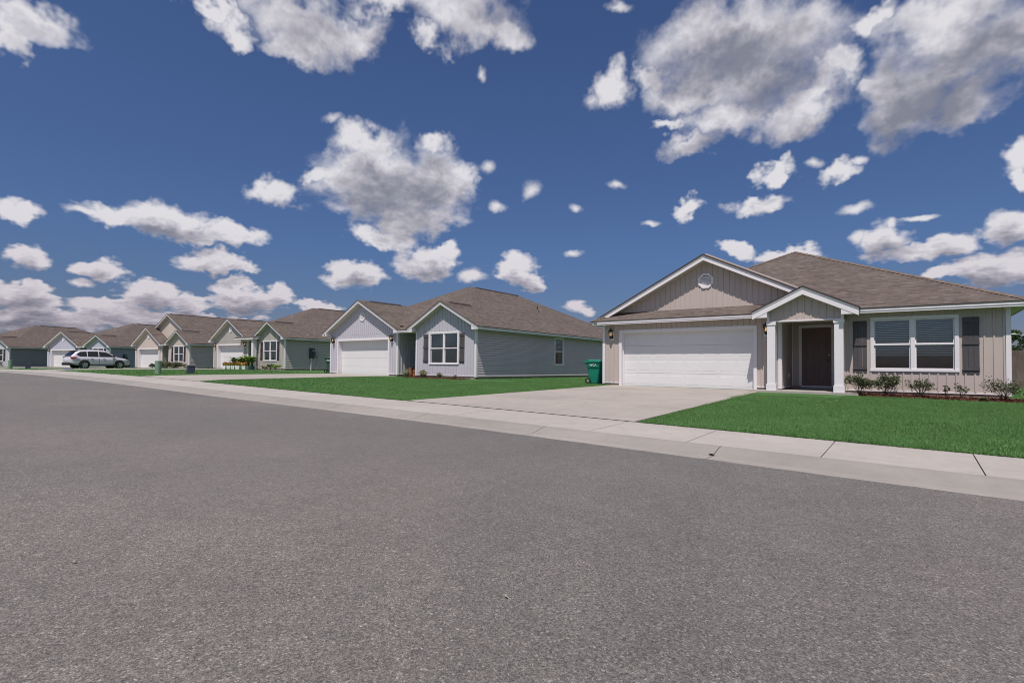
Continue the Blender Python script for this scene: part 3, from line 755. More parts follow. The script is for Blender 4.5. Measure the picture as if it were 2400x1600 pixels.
def window(parent, x0, x1, z0, z1, y=0.0, ax='x', sgn=-1, double=True, blind=1.0, simple=False, lower=.5, plane=None, blindlow=.55):
    """double-hung window set in a wall opening; returns the window part"""
    T = MB(); Gm = MB(); Bm = MB(); Dk = MB()
    def bx(mb, a, c, d0, d1, e0, e1):
        # d measured outward from the wall plane
        if ax == 'x': mb.box(a, c, y+sgn*d0, y+sgn*d1, e0, e1)
        else: mb.box(y+sgn*d0, y+sgn*d1, a, c, e0, e1)
    w = .085
    # casing
    bx(T, x0-w, x1+w, -.02, .028, z1, z1+w); bx(T, x0-w-.015, x1+w+.015, -.02, .042, z0-w*.8, z0)
    bx(T, x0-w, x0, -.02, .028, z0, z1); bx(T, x1, x1+w, -.02, .028, z0, z1)
    bx(T, x0-w-.012, x0-w, -.02, .016, z0, z1+w+.012); bx(T, x1+w, x1+w+.012, -.02, .016, z0, z1+w+.012); bx(T, x0-w, x1+w, -.02, .016, z1+w, z1+w+.012)
    units = [(x0, (x0+x1)/2-.05), ((x0+x1)/2+.05, x1)] if double else [(x0, x1)]
    if double: bx(T, (x0+x1)/2-.05, (x0+x1)/2+.05, -.06, .018, z0, z1)
    zm = z0+(z1-z0)*lower
    for a, c in units:
        f = .032
        for (e0, e1, d) in ((z0, zm, -.035), (zm, z1, -.015)):
            bx(T, a, a+f, d-.03, d, e0, e1); bx(T, c-f, c, d-.03, d, e0, e1)
            bx(T, a+f, c-f, d-.03, d, e0, e0+f); bx(T, a+f, c-f, d-.03, d, e1-f, e1)
            if ax == 'x': Gm.poly([(a+f, y+sgn*(d-.015), e0+f), (c-f, y+sgn*(d-.015), e0+f), (c-f, y+sgn*(d-.015), e1-f), (a+f, y+sgn*(d-.015), e1-f)])
            else: Gm.poly([(y+sgn*(d-.015), a+f, e0+f), (y+sgn*(d-.015), c-f, e0+f), (y+sgn*(d-.015), c-f, e1-f), (y+sgn*(d-.015), a+f, e1-f)])
        bx(T, a, c, -.012, .004, zm-.022, zm+.022)
        if blind > 0:
            zb = z1-.03; n = 0; stop = z0+(z1-z0)*(1-blind)
            while zb > stop:
                t0 = .012
                # nearly closed slats
                if ax == 'x': Bm.ext([(a+.035, y-sgn*.100, zb+.014), (c-.035, y-sgn*.100, zb+.014), (c-.035, y-sgn*.086, zb-.013), (a+.035, y-sgn*.086, zb-.013)], (0, sgn*.0025, 0))
                else: Bm.ext([(y-sgn*.100, a+.035, zb+.014), (y-sgn*.100, c-.035, zb+.014), (y-sgn*.086, c-.035, zb-.013), (y-sgn*.086, a+.035, zb-.013)], (sgn*.0025, 0, 0))
                zb -= .0508 if not simple else .075
            bx(Bm, a+.03, c-.03, -.115, -.065, zb-.015, zb+.008)
    fr = T.build('window', TRIM, parent)
    p = Gm.build('pane', GLASS, fr)
    if blind > 0: Bm.build('blind', BLIND, fr)
    # shallow room behind the opening
    D_ = -.9
    if ax == 'x':
        Y0, Y1 = y-sgn*.13, y+sgn*D_
        Dk.poly([(x0,Y1,z0),(x1,Y1,z0),(x1,Y1,z1),(x0,Y1,z1)]); Dk.poly([(x0,Y0,z0),(x1,Y0,z0),(x1,Y1,z0),(x0,Y1,z0)])
        Dk.poly([(x0,Y0,z1),(x1,Y0,z1),(x1,Y1,z1),(x0,Y1,z1)]); Dk.poly([(x0,Y0,z0),(x0,Y1,z0),(x0,Y1,z1),(x0,Y0,z1)]); Dk.poly([(x1,Y0,z0),(x1,Y1,z0),(x1,Y1,z1),(x1,Y0,z1)])
    else:
        X0, X1 = y-sgn*.13, y+sgn*D_
        Dk.poly([(X1,x0,z0),(X1,x1,z0),(X1,x1,z1),(X1,x0,z1)]); Dk.poly([(X0,x0,z0),(X0,x1,z0),(X1,x1,z0),(X1,x0,z0)])
        Dk.poly([(X0,x0,z1),(X0,x1,z1),(X1,x1,z1),(X1,x0,z1)]); Dk.poly([(X0,x0,z0),(X1,x0,z0),(X1,x0,z1),(X0,x0,z1)]); Dk.poly([(X0,x1,z0),(X1,x1,z0),(X1,x1,z1),(X0,x1,z1)])
    Dk.build('room_recess', ROOMW if not simple else DARKROOM, fr)
    return fr
ROOMW = mat('dim_room_wall', (.10,.10,.105), .9, .05, .1)

def shutter(parent, x0, x1, z0, z1, m, y=0.0):
    b = MB(); n = 3; w = (x1-x0)/n
    for k in range(n): b.box(x0+k*w+.003, x0+(k+1)*w-.003, y-.024, y-.004, z0, z1)
    H = z1-z0
    for t in (.085, .545, .93) if H > 1.2 else (.1, .9):
        b.box(x0, x1, y-.046, y-.0245, z0+H*t-.045, z0+H*t+.045)
    return b.build('shutter', m, parent)

def coach_lamp(parent, x, z, y=0.0, s=1.0, lit=True):
    """black carriage lantern on a white mounting block"""
    b = MB(); q = lambda v: v*s
    b.box(x-q(.045), x+q(.045), y-.05, y-.03, z-q(.15), z-q(.02))
    b.cyl((x, y-.04, z-q(.10)), (x, y-q(.13), z-q(.14)), q(.012), n=6); b.cyl((x, y-q(.13), z-q(.16)), (x, y-q(.13), z-q(.08)), q(.02), q(.045), 6)
    b.lathe((x, y-q(.13), z), [(q(.0), q(-.17)), (q(.03), q(-.15)), (q(.055), q(-.085)), (q(.06), q(-.07))], 6)
    for k in range(6):
        w = math.pi*k/3
        b.cyl((x+q(.055)*math.cos(w), y-q(.13)+q(.055)*math.sin(w), z-q(.07)), (x+q(.078)*math.cos(w), y-q(.13)+q(.078)*math.sin(w), z+q(.09)), q(.006), n=4)
    b.lathe((x, y-q(.13), z), [(q(.088), q(.085)), (q(.098), q(.095)), (q(.06), q(.135)), (q(.025), q(.155)), (q(.018), q(.185)), (0, q(.215))], 6)
    o = b.build('wall_lamp', BLACK, parent)
    gl = MB(); gl.lathe((x, y-q(.13), z), [(q(.050), q(-.07)), (q(.072), q(.088))], 6); gl.build('lamp_glass', GLASS, o); bb = MB(); bb.lathe((x, y-q(.13), z), [(0, q(-.06)), (q(.022), q(-.045)), (q(.026), 0), (q(.012), q(.04)), (0, q(.055))], 8); bb.build('lamp_bulb', LAMPG, o)
    wb = MB(); wb.box(x-q(.075), x+q(.075), y-.03, y+.001, z-q(.20), z+q(.08)); wb.build('mounting_block', TRIM, o)
    return o

def gable_vent(parent, x, z, y, r=.29, slats=8):
    b = MB(); n = 8; pts = []
    for k in range(n):
        w = math.pi/8+k*math.pi/4; pts.append((math.cos(w), math.sin(w)))
    k1, k2 = r, r*.76
    for i in range(n):
        a, c = pts[i], pts[(i+1) % n]
        b.ext([(x+a[0]*k1, y-.045, z+a[1]*k1), (x+c[0]*k1, y-.045, z+c[1]*k1), (x+c[0]*k2, y-.045, z+c[1]*k2), (x+a[0]*k2, y-.045, z+a[1]*k2)], (0, .045, 0))
        b.ext([(x+a[0]*k1*1.05, y-.02, z+a[1]*k1*1.05), (x+c[0]*k1*1.05, y-.02, z+c[1]*k1*1.05), (x+c[0]*k1, y-.02, z+c[1]*k1), (x+a[0]*k1, y-.02, z+a[1]*k1)], (0, .02, 0))
    o = b.build('gable_vent', TRIM, parent)
    s = MB()
    for k in range(slats):
        zz = -k2*.85+2*k2*.85*(k+.5)/slats; hw = min(k2*.92, k2*1.0+k2*.35-abs(zz)*1.05)
        s.ext([(x-hw, y-.035, z+zz-.022), (x+hw, y-.035, z+zz-.022), (x+hw, y-.012, z+zz+.012), (x-hw, y-.012, z+zz+.012)], (0, .004, -.010))
    s.build('louvre_slats', TRIM, o)
    d = MB(); d.poly([(x+p[0]*k2, y-.004, z+p[1]*k2) for p in pts]); d.build('vent_backing', ROOMW, o)
    return o

def garage_door(parent, w=4.88, h=2.10, y=.12, detail=True, wide=True):
    d = MB(); x0, x1 = -w/2, w/2; sec = 4; sh = h/sec
    for k in range(sec):
        z0 = k*sh+.004; z1 = (k+1)*sh-.004
        d.box(x0, x1, y, y+.04, z0, z1)
        if detail:
            n = 8; pw = w/n
            for i in range(n):
                a, c = x0+i*pw+.055, x0+(i+1)*pw-.055; e0, e1 = z0+.10, z1-.09
                # recessed frame with a raised field
                d.ext([(a, y-.001, e0), (c, y-.001, e0), (c-.012, y-.0035, e0+.012), (a+.012, y-.0035, e0+.012)], (0, .002, 0))
                d.ext([(a, y-.001, e1), (c, y-.001, e1), (c-.012, y-.0035, e1-.012), (a+.012, y-.0035, e1-.012)], (0, .002, 0))
                d.box(a+.012, c-.012, y-.0035, y+.001, e0+.012, e1-.012)
    d.box(x0, x1, y+.02, y+.05, 0, h)
    o = d.build('garage_door', DOORW, parent)
    s = MB(); s.box(x0, x1, y-.002, y+.03, 0, .012); s.build('door_seal', ROOMW, o)
    t = MB(); tw = .105
    for s_ in (-1, 1):
        t.box(s_*w/2, s_*(w/2+tw), -.028, y+.04, .0, h); t.box(s_*(w/2-.02), s_*w/2, y-.07, y-.001, 0, h)
    t.box(-w/2-tw, w/2+tw, -.030, y+.04, h, h+tw); t.box(-w/2, w/2, y-.07, y-.001, h-.02, h)
    t.box(-w/2-tw-.012, w/2+tw+.012, -.016, .05, h+tw, h+tw+.015)
    t.build('garage_door_trim', TRIM, o)
    return o
def entry_door(parent, x0, x1, z0, h=2.03, y=1.85, m=None, detail=True):
    d = MB(); d.box(x0, x1, y-.01, y+.035, z0, z0+h)
    W_ = x1-x0
    if detail:
        for (u0, u1) in ((.13, .45), (.55, .87)):
            for (v0, v1) in ((.07, .34), (.42, .77), (.83, .93)):
                a, c, e0, e1 = x0+u0*W_, x0+u1*W_, z0+v0*h, z0+v1*h
                for bx_ in ((a, c, e0, e0+.022), (a, c, e1-.022, e1), (a, a+.022, e0, e1), (c-.022, c, e0, e1)):
                    d.box(bx_[0], bx_[1], y-.030, y-.009, bx_[2], bx_[3])
                d.box(a+.055, c-.055, y-.026, y-.009, e0+.055, e1-.055)
    o = d.build('front_door', m or DOORB, parent)
    k = MB(); kx = x1-.075
    k.lathe((kx, y-.012, z0+1.08), [(.035, 0), (.035, -.012), (.028, -.02), (0, -.022)], 14, axis='y')
    k.build('deadbolt', CHROME, o, smooth=True); k = MB()
    k.lathe((kx, y-.012, z0+.90), [(.028, 0), (.026, -.01), (.012, -.03), (.028, -.05), (.026, -.07), (0, -.078)], 14, axis='y')
    k.build('door_handle', CHROME, o, smooth=True)
    t = MB(); t.box(x0-.10, x0, y-.035, y+.03, z0, z0+h); t.box(x1, x1+.10, y-.035, y+.03, z0, z0+h); t.box(x0-.10, x1+.10, y-.035, y+.03, z0+h, z0+h+.10)
    t.box(x0-.02, x1+.02, y-.07, y+.03, z0-.04, z0)
    t.build('door_frame', TRIM, o)
    return o
def house_number(parent, txt, x, y, z, size=.11):
    cu = bpy.data.curves.new('house_number', 'FONT'); cu.body = txt; cu.size = size; cu.extrude = .003; cu.offset = .0015
    o = bpy.data.objects.new('tmp_text', cu); COL.objects.link(o)
    dg = bpy.context.evaluated_depsgraph_get(); me = bpy.data.meshes.new_from_object(o.evaluated_get(dg)); bpy.data.objects.remove(o)
    me.name = 'house_number'; me.materials.clear(); me.materials.append(BLACK)
    n = bpy.data.objects.new('house_number', me); COL.objects.link(n); n.parent = parent
    n.location = (x, y, z); n.rotation_euler = (R(90), 0, 0)
    return n
def text_mesh(name, txt, size, m, parent, loc, rot, extrude=.002, shear=0):
    cu = bpy.data.curves.new(name, 'FONT'); cu.body = txt; cu.size = size; cu.extrude = extrude; cu.offset = .002; cu.shear = shear; cu.align_x = 'CENTER'
    o = bpy.data.objects.new('tmp_text', cu); COL.objects.link(o)
    dg = bpy.context.evaluated_depsgraph_get(); me = bpy.data.meshes.new_from_object(o.evaluated_get(dg)); bpy.data.objects.remove(o)
    me.name = name; me.materials.clear(); me.materials.append(m)
    n = bpy.data.objects.new(name, me); COL.objects.link(n); n.parent = parent
    n.location = loc; n.rotation_euler = rot
    return n

def house(loc, rz, label, mf, ms, xl=-3.3, xr=9.2, depth=18.0, style='b', fbase=FOUNDG, shut=SHUT, meter=None, number=None, batt=True,
          lap=True, side_window=None, blind=1.0, gar_ridge=4.52, bay=(7.0, 2.6, 3.98), group='houses along the street', detail=True, floor=0.0, gablet=False, porch=False):
    H = empty('house', loc, rz, label, 'house', group)
    alc0, alc1 = 3.28, 4.82; ad = 1.85
    zb, zt = .13, 2.46
    gw, gh = 4.88, 2.10
    # --- walls
    F = MB()
    front_wall(F, xl, alc0, zb, zt, [(-gw/2-.1, gw/2+.1, -1, gh+.1)], batt=batt)
    F.box(-gw/2-.1, gw/2+.1, .005, .12, gh+.1, zt)
    bw = (5.95, 7.93, .76, 2.31) if style != 'a' else (5.80, 7.64, .77, 2.22)
    holes = [(bw[0], bw[1], bw[2], bw[3])]
    front_wall(F, alc1, xr, zb, zt, holes, batt=batt, phase=.12)
    front_wall(F, 0.0+.015, ad, zb, zt, (), y=alc0, ax='y', sgn=1, batt=batt and style == 'b', th=.08)
    front_wall(F, alc0, alc1, zb, zt, [(alc0+.33, alc0+1.23, -1, 2.2)], y=ad, batt=batt, phase=.2)
    front_wall(F, 0.015, ad, zb, zt, (), y=alc1, ax='y', sgn=-1, batt=batt, th=.08)
    W_ = F.build('wall', mf, H)
    if style == 'a':
        Gw = MB(); gable_wall(Gw, .76, 4.15, 2.87, PITCH, .32, batt=True); Gw.build('gable_wall', mf, H)
    else:
        Gw = MB(); gsl = (gar_ridge-ZE-.015)/3.7; bsl = (bay[2]-ZE-.015)/bay[1]; gable_wall(Gw, 0, 3.32, zt, gsl, 0.002, batt=batt, zwall=gar_ridge-.155-3.32*gsl); Gw.build('gable_wall', mf, H)
        Gw = MB(); gable_wall(Gw, bay[0], bay[1]-OV, zt, bsl, 0.002, batt=batt, zwall=bay[2]-.155-(bay[1]-OV)*bsl); Gw.build('gable_wall', mf, H)
    S = MB()
    sh = [side_window] if side_window else []
    lap_wall(S, .0, depth, zb, zt, xr, 1, holes=sh) if lap else S.box(xr-.1, xr, 0, depth, zb, zt)
    lap_wall(S, .0, depth, zb, zt, xl, -1) if detail else S.box(xl, xl+.1, 0, depth, zb, zt)
    S.box(xl, xr, depth-.1, depth, zb, zt)
    S.build('side_wall', ms, H)
    # --- foundation
    Fo = MB(); Fo.box(xl+.03, -gw/2-.1, .008, .2, -.6, zb); Fo.box(gw/2+.1, alc0-.03, .008, .2, -.6, zb)
    Fo.box(alc0-.2, alc0-.03, .03, ad, -.6, zb); Fo.box(alc1+.03, xr-.03, .008, .2, -.6, zb); Fo.box(xr-.2, xr-.03, .2, depth, -.6, zb); Fo.box(xl+.03, xl+.2, .2, depth, -.6, zb)
    Fo.box(alc0-.1, alc1+.1, ad+.03, ad+.2, -.6, .13); Fo.box(alc1+.03, alc1+.2, .2, ad, -.6, zb)
    Fo.build('foundation', fbase, H)
    # --- trim: corner boards, drip boards
    cw = .10
    def part(name, m, *boxes):
        t = MB()
        for q in boxes: t.box(*q)
        return t.build(name, m, H)
    def cb(x, s, y=0.0):
        part('corner_board', TRIM, (x-(cw if s > 0 else 0)+(.016 if s > 0 else -.016), x+(0 if s > 0 else cw)+(.016 if s > 0 else -.016), y-.024, y+.0, zb-.05, zt),
             (x+s*.024, x+s*.0, y+.0, y+cw, zb-.05, zt))
    cb(xl, -1); cb(xr, 1); cb(alc0, 1); cb(alc1, -1)
    part('drip_board', TRIM, (xl+.09, -gw/2-.106, -.020, .0, zb-.03, zb+.012)); part('drip_board', TRIM, (gw/2+.106, alc0-.09, -.020, .0, zb-.03, zb+.012)); part('drip_board', TRIM, (alc1+.09, xr-.09, -.020, .0, zb-.03, zb+.012))
    part('drip_board', TRIM, (alc0-.0, alc0+.02, cw+.002, ad, zb-.03, zb+.012))
    part('drip_board', TRIM, (xr, xr+.026, cw+.002, depth, zb-.035, zb+.004))
    part('corner_board', TRIM, (alc0+.021, alc0+.045, ad-.04, ad-.0, zb, zt))
    # --- garage door, entry door
    garage_door(H, detail=style == 'a', y=.19 if style == 'a' else .27)
    entry_door(H, alc0+.33, alc0+1.23, .16, y=ad, detail=detail)
    if detail or style == 'a': pass
    # --- window with shutters
    window(H, *bw, blind=blind, simple=not detail, blindlow=.55)
    c0, c1 = bw[0]-.085, bw[1]+.085
    sz0, sz1 = (.66, 2.22) if style == 'a' else (.76, 2.30)
    shutter(H, c0-.44, c0-.09, sz0, sz1, shut); shutter(H, c1+.08, c1+.43, sz0, sz1, shut)
    if side_window: window(H, *side_window, y=xr, ax='y', sgn=1, double=False, blind=.5, simple=True)
    # --- lamps
    coach_lamp(H, -2.86, 2.06 if style == 'a' else 2.16, s=1.2); coach_lamp(H, 2.86, 2.06 if style == 'a' else 2.16, s=1.2)
    # --- roof
    x0, x1 = xl-OV, xr+OV+(.04 if style == 'b' else 0); y0, y1 = -OV, depth+OV
    Rf = MB(); E_, F_ = hip_roof(Rf, x0, x1, y0, y1, ZE, gap=None if style == 'a' else (3.66, bay[0]-bay[1]+.06))
    T2 = MB(); So = MB()
    if style == 'a':
        # front gable stands back on the pent eave
        slab_gable(Rf, .76, 4.38, -.10, 4.6, 4.86, th=.05)
        rake(T2, So, .76, 4.38, -.10, .33, 4.86, fh=.19, box=False)
        T2.box(-3.3, 4.7, .285, .325, 2.85, 2.885)
        # entry porch gable
        pc, ph = 4.03, 1.47
        slab_gable(Rf, pc, ph, -.85, 1.2, 3.33, th=.045)
        rake(T2, So, pc, ph, -.85, -.56, 3.33, fh=.235, box=True, zbox=2.385, boxx=.46)
        pg = MB(); gable_wall(pg, pc, 1.04, 2.27, PITCH, -.56, th=.08, zwall=2.62)
        pg.box(pc-1.04, pc-.96, -.48, -.05, 2.27, 2.60); pg.box(pc+.96, pc+1.04, -.48, -.05, 2.27, 2.60)
        pg.build('porch_gable_wall', mf, H)
        T2.box(pc-1.05, pc+1.05, -.585, -.56, 2.245, 2.285); T2.box(pc-1.055, pc-.985, -.582, -.56, 2.285, 2.60); T2.box(pc+.985, pc+1.055, -.582, -.56, 2.285, 2.60)
        So.box(pc-1.03, pc+1.03, -.55, -.0, 2.255, 2.268)
        for cx in (pc-.93, pc+.93):
            c = MB(); c.box(cx-.118, cx+.118, -.60, -.365, .05, 2.25); c.box(cx-.145, cx+.145, -.627, -.338, .03, .25); c.box(cx-.14, cx+.14, -.622, -.343, 2.15, 2.262)
            c.box(cx-.128, cx+.128, -.61, -.355, .25, .262); c.box(cx-.128, cx+.128, -.61, -.355, 2.135, 2.15)
            c.build('porch_column', TRIM, H)
        st = MB(); st.ext([(2.45,-.75,0),(5.45,-.75,0),(5.45,-.0,0),(alc1,.0,0),(alc1,ad,0),(alc0,ad,0),(alc0,0,0),(2.45,0,0)], (0,0,-.16)); 
        for i in range(len(st.v)): st.v[i] = (st.v[i][0], st.v[i][1], st.v[i][2]+.045)
        st.build('porch_slab', CONC_WALK, H)
        sr = MB(); sr.box(alc0+.30, alc0+1.28, ad-.16, ad-.02, .05, .12)
        for k in range(10): sr.box(alc0+.33+k*.095, alc0+.385+k*.095, ad-.165, ad-.16, .055, .105)
        sr.build('threshold_grille', GREYM, H)
        fl = MB(); fl.lathe((alc0+.0, 1.25, .78), [(.0, .03), (.045, .03), (.045, 0), (0, 0)], 6, axis='x')
        sw = MB(); sw.box(alc0+.012, alc0+.03, 1.20, 1.29, .44, .60); sw.build('outlet_cover', WHITEB, H)
    else:
        slab_gable(Rf, 0, 3.7, y0, (gar_ridge-ZE)/PITCH-.15, gar_ridge, zl=ZE+.015, th=.034)
        rake(T2, So, 0, 3.7, y0, 0.0, gar_ridge, fh=.15, zbox=2.43, slope=gsl)
        slab_gable(Rf, bay[0], bay[1]+.04, y0, (bay[2]-ZE)/PITCH-.15, bay[2], zl=ZE+.015-.04*bsl+.012, th=.034)
        rake(T2, So, bay[0], bay[1], y0, 0.0, bay[2], fh=.15, zbox=2.43, slope=bsl)
        gable_vent(H, 0, 3.52, .0, r=.27)
    if gablet:
        slab_gable(Rf, 2.97, 6.67, .45, depth+.3, 5.96, zl=2.615, th=.03)
        rake(T2, So, 2.97, 3.45, .45, .85, 5.96, fh=.15, box=False)
        gb = MB(); gable_wall(gb, 2.97, 6.2, 2.5, PITCH, .86, batt=False, zwall=2.70); gb.build('gable_wall', mf, H)
    if porch:
        pr = MB(); a = [(2.0, -.62, 2.70), (5.3, -.62, 2.70), (5.3, .5, 3.16), (2.0, .5, 3.16)]
        pr.ext(a, (0,0,-.04)); pr.build('porch_roof', [SHINGLE], H, uv=True)
        T2.box(2.02, 5.28, -.60, -.575, 2.53, 2.665); T2.ext([(5.275,-.6,2.53),(5.275,-.6,2.66),(5.275,.45,3.11),(5.275,.45,2.9),(5.275,-.1,2.53)], (-.025,0,0)); So.box(2.05, 5.25, -.58, .0, 2.52, 2.535)
        c = MB(); c.box(4.72, 5.02, -.45, -.15, .0, 2.53); c.box(4.69, 5.05, -.48, -.12, .0, .2); c.build('porch_column', TRIM, H)
    RO = Rf.build('roof', [SHINGLE, EDGE], H, uv=True)
    # fascias
    if style == 'a': fascia_run(T2, x0+.02, 2.62, y0); fascia_run(T2, 5.46, x1-.02, y0)
    else:
        if bay: fascia_run(T2, 3.68, bay[0]-bay[1]+.02, y0)
    fascia_run(T2, y0+.03, y1-.02, x1, ax='y', s=1); fascia_run(T2, y0+.03, y1-.02, x0, ax='y', s=-1); fascia_run(T2, x0, x1, y1, s=1)
    T2.build('fascia', TRIM, H)
    # level soffits with vent slots
    zs = 2.448
    So.box(x0+.05, x1-.05, y0+.055, -.0, zs, zs+.012) if style == 'a' else So.box(3.3, bay[0]-bay[1]+.45, y0+.055, 0, zs, zs+.012)
    So.box(xr+.02, x1-.055, 0 if style == 'a' else y0+.07, depth+.3, zs, zs+.012); So.box(x0+.055, xl-.02, 0 if style == 'a' else y0+.07, depth+.3, zs, zs+.012)
    So.box(alc0, alc1, 0, ad, zs-.002, zs+.010)
    for a in ([xl+.15*k for k in range(int((xr-xl)/.15))] if style == 'a' else []):
        if not 2.6 < a < 5.5: So.box(a, a+.035, y0+.10, y0+.112, zs-.003, zs, 1); So.box(a, a+.035, -.12, -.108, zs-.003, zs, 1)
    So.build('soffit', [SOFFIT, DARKROOM], H)
    # ridge vents, plumbing vent
    def ridge_vent(xc, ya, yb_, z):
        rv = MB(); rv.ext([(xc-.15, ya, z-.06), (xc, ya, z+.035), (xc+.15, ya, z-.06)], (0, yb_-ya, 0)); rv.build('ridge_vent', RIDGEV, RO)
    if style != 'a':
        ridge_vent(E_[0], E_[1]+.6, F_[1]-.1, E_[2]+.01) if not gablet else ridge_vent(2.97, .8, 17.5, 5.96)
        ridge_vent(0, .5, 2.9, gar_ridge); ridge_vent(bay[0], .3, 1.9, bay[2])
    else: ridge_vent(E_[0], E_[1]+.6, F_[1]-.1, E_[2]+.01)
    # hip caps
    hc = MB()
    def cap(p, q, w=.13, seg=.2):
        p = Vector(p); q = Vector(q); d = q-p; L = d.length; n = int(L/seg); d.normalize(); s = Vector((d.y, -d.x, 0)).normalized()
        for k in range(n):
            a = p+d*(k*seg); c = p+d*((k+1.08)*seg); up0 = Vector((0,0,.012)); up1 = Vector((0,0,.022))
            dz = Vector((0,0,-.045))
            hc.poly([a+up1, a-s*w+dz+up1, c-s*w+dz+up0, c+up0]); hc.poly([a+up1, c+up0, c+s*w+dz+up0, a+s*w+dz+up1])
            hc.poly([a+up1, a+s*w+dz+up1, a+s*w+dz, a, a-s*w+dz, a-s*w+dz+up1])
    if style == 'a':
        cap((x1, y0, ZE), E_); cap((x0, y0, ZE), E_)
    if hc.v: hc.build('hip_cap', HIPCAP, RO)
    pv = MB(); px, py = E_[0]+2.95, 10.0 if style != 'a' else 14
    pz = ZE+(x1-px)*PITCH; pv.cyl((px, py, pz-.05), (px, py, pz+.36), .045, n=8); pv.cyl((px, py, pz-.04), (px, py, pz+.10), .16, .05, 8); pv.build('vent_pipe', PIPE, RO)
    if meter:
        my, mz = meter; m = MB(); m.box(xr+.015, xr+.14, my, my+.42, mz, mz+.82); m.box(xr+.015, xr+.16, my-.012, my, mz, mz+.84); o = m.build('utility_meter', DKGREYM, H)
        q = MB(); q.lathe((xr+.14, my+.26, mz+.62), [(.0, .10), (.07, .10), (.085, 0)], 12, axis='x'); q.build('meter_dial', GREYM, o)
        q = MB(); q.box(xr+.015, xr+.12, my+.55, my+.82, mz+.2, mz+.5); q.cyl((xr+.06, my+.7, mz+.08), (xr+.06, my+.7, mz+.2), .07, n=8); q.cyl((xr+.05, my+.65, -.2), (xr+.05, my+.65, mz+.2), .018, n=6); q.build('junction_box', GREYM, o)
        q = MB(); q.cyl((xr+.07, my+.14, -.2), (xr+.07, my+.14, mz), .035, n=8); q.build('conduit', TRIM, o)
    if number: house_number(H, *number)
    return H
HIPCAP = mat('hip_cap_shingle', (.17,.135,.115), .92, .1, .2, 7, bump=.5, bs=60)

h1 = house((-6.73, 18.9, 0), 0, 'nearest taupe house with a wide white garage door, gabled porch and dark brown door', W_TAUPE, W_TAUPE,
      xl=-3.27, xr=8.76, depth=17.5, blind=.72, style='a', fbase=FOUND, number=('847', -3.50, -.405, 2.455, .10))
gable_vent(h1, .74, 3.93, .32, r=.29)
h2 = house((-26.3, 19.0, .09), .005, 'pale grey house with two white-edged front gables and a long blue-grey lap-sided flank', W_LGREY, W_SLATE, meter=None,
      side_window=(7.2, 8.1, .78, 2.33), number=('843', -3.52, -.370, 2.475, .10))
h3 = house((-48.85, 21.15, .235), .018, 'sage grey house with a porch post and an electric meter on its flank', W_SAGE, W_SAGEL,
      meter=(2.15, .98), shut=SHUTR, porch=True)
h4 = house((-67.1, 20.35, .075), .082, 'pinkish beige house with a third gable rising above its two front gables', W_BEIGE, W_BEIGEL,
      batt=False, shut=SHUTR, gablet=True, detail=False)
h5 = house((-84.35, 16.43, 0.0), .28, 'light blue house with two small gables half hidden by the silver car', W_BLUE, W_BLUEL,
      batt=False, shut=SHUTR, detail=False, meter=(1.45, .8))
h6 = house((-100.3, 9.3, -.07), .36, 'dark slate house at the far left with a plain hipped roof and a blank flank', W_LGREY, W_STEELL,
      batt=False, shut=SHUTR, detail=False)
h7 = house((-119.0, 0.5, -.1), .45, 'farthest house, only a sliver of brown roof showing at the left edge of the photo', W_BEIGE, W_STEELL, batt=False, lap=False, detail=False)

# ------------------------------------------------------------------ planting
def leaf_cloud(centers, radii, n, size, rng, elong=2.2, flat=.0):
    """n small leaf quads (two triangles) filling ellipsoids; returns V,F"""
    ci = rng.integers(0, len(centers), n); c = np.array(centers)[ci]; r = np.array(radii)[ci]
    d = rng.normal(size=(n, 3)); d /= np.linalg.norm(d, axis=1)[:, None]
    rad = rng.uniform(.35, 1, n)**.5
    p = c+d*r*rad[:, None]
    a = rng.normal(size=(n, 3)); a[:, 2] = np.abs(a[:, 2])*.7+.1; a /= np.linalg.norm(a, axis=1)[:, None]
    t = np.cross(a, rng.normal(size=(n, 3))); t /= np.linalg.norm(t, axis=1)[:, None]
    s = size*rng.uniform(.6, 1.3, n)[:, None]
    V = np.stack([p-a*s*elong/2, p+t*s/2, p+a*s*elong/2, p-t*s/2], 1).reshape(-1, 3)
    return V, np.arange(len(V)).reshape(-1, 4)

def shrub(name, loc, w, h, label, n=700, leaf=LEAF_AZ, size=.022, stems=9, seed=1, group=None, twiggy=False, clumps=9, cat='shrub', d=None):
    rng = np.random.default_rng(seed); H = empty(name, loc, 0, label, cat, group); d = d or w
    S = MB(); cs = []; rs = []
    for k in range(max(stems, clumps)):
        th = 2*math.pi*k/max(stems, clumps)+rng.uniform(-.4, .4); rr = rng.uniform(.25, 1.0)
        tip = Vector((math.cos(th)*rr*w*.42, math.sin(th)*rr*d*.42, h*rng.uniform(.55, .92)*(1.05-.35*rr)))
        mid = Vector((tip.x*.35, tip.y*.35, tip.z*.45))
        if k < stems: S.cyl((rng.uniform(-.02,.02), rng.uniform(-.02,.02), -.04), mid, .009, .006, 5); S.cyl(mid, tip, .006, .003, 5)
        for j in range(3):
            b2 = mid.lerp(tip, .4+.3*j)+Vector((rng.normal()*w*.10, rng.normal()*d*.10, rng.uniform(0, h*.18)))
            if k < stems: S.cyl(mid.lerp(tip, .25+.25*j), b2, .004, .002, 4)
            cs.append(tuple(b2)); q = (.06 if twiggy else .13)*w
            rs.append((q, q, q*.8))
        cs.append(tuple(tip)); q = (.07 if twiggy else .15)*w; rs.append((q, q, q*.8))
    V, F = leaf_cloud(cs, rs, n, size, rng); V[:, 2] = np.maximum(V[:, 2], .0)
    npmesh('foliage', V, F, leaf, H); S.build('stems', BARK, H)
    return H

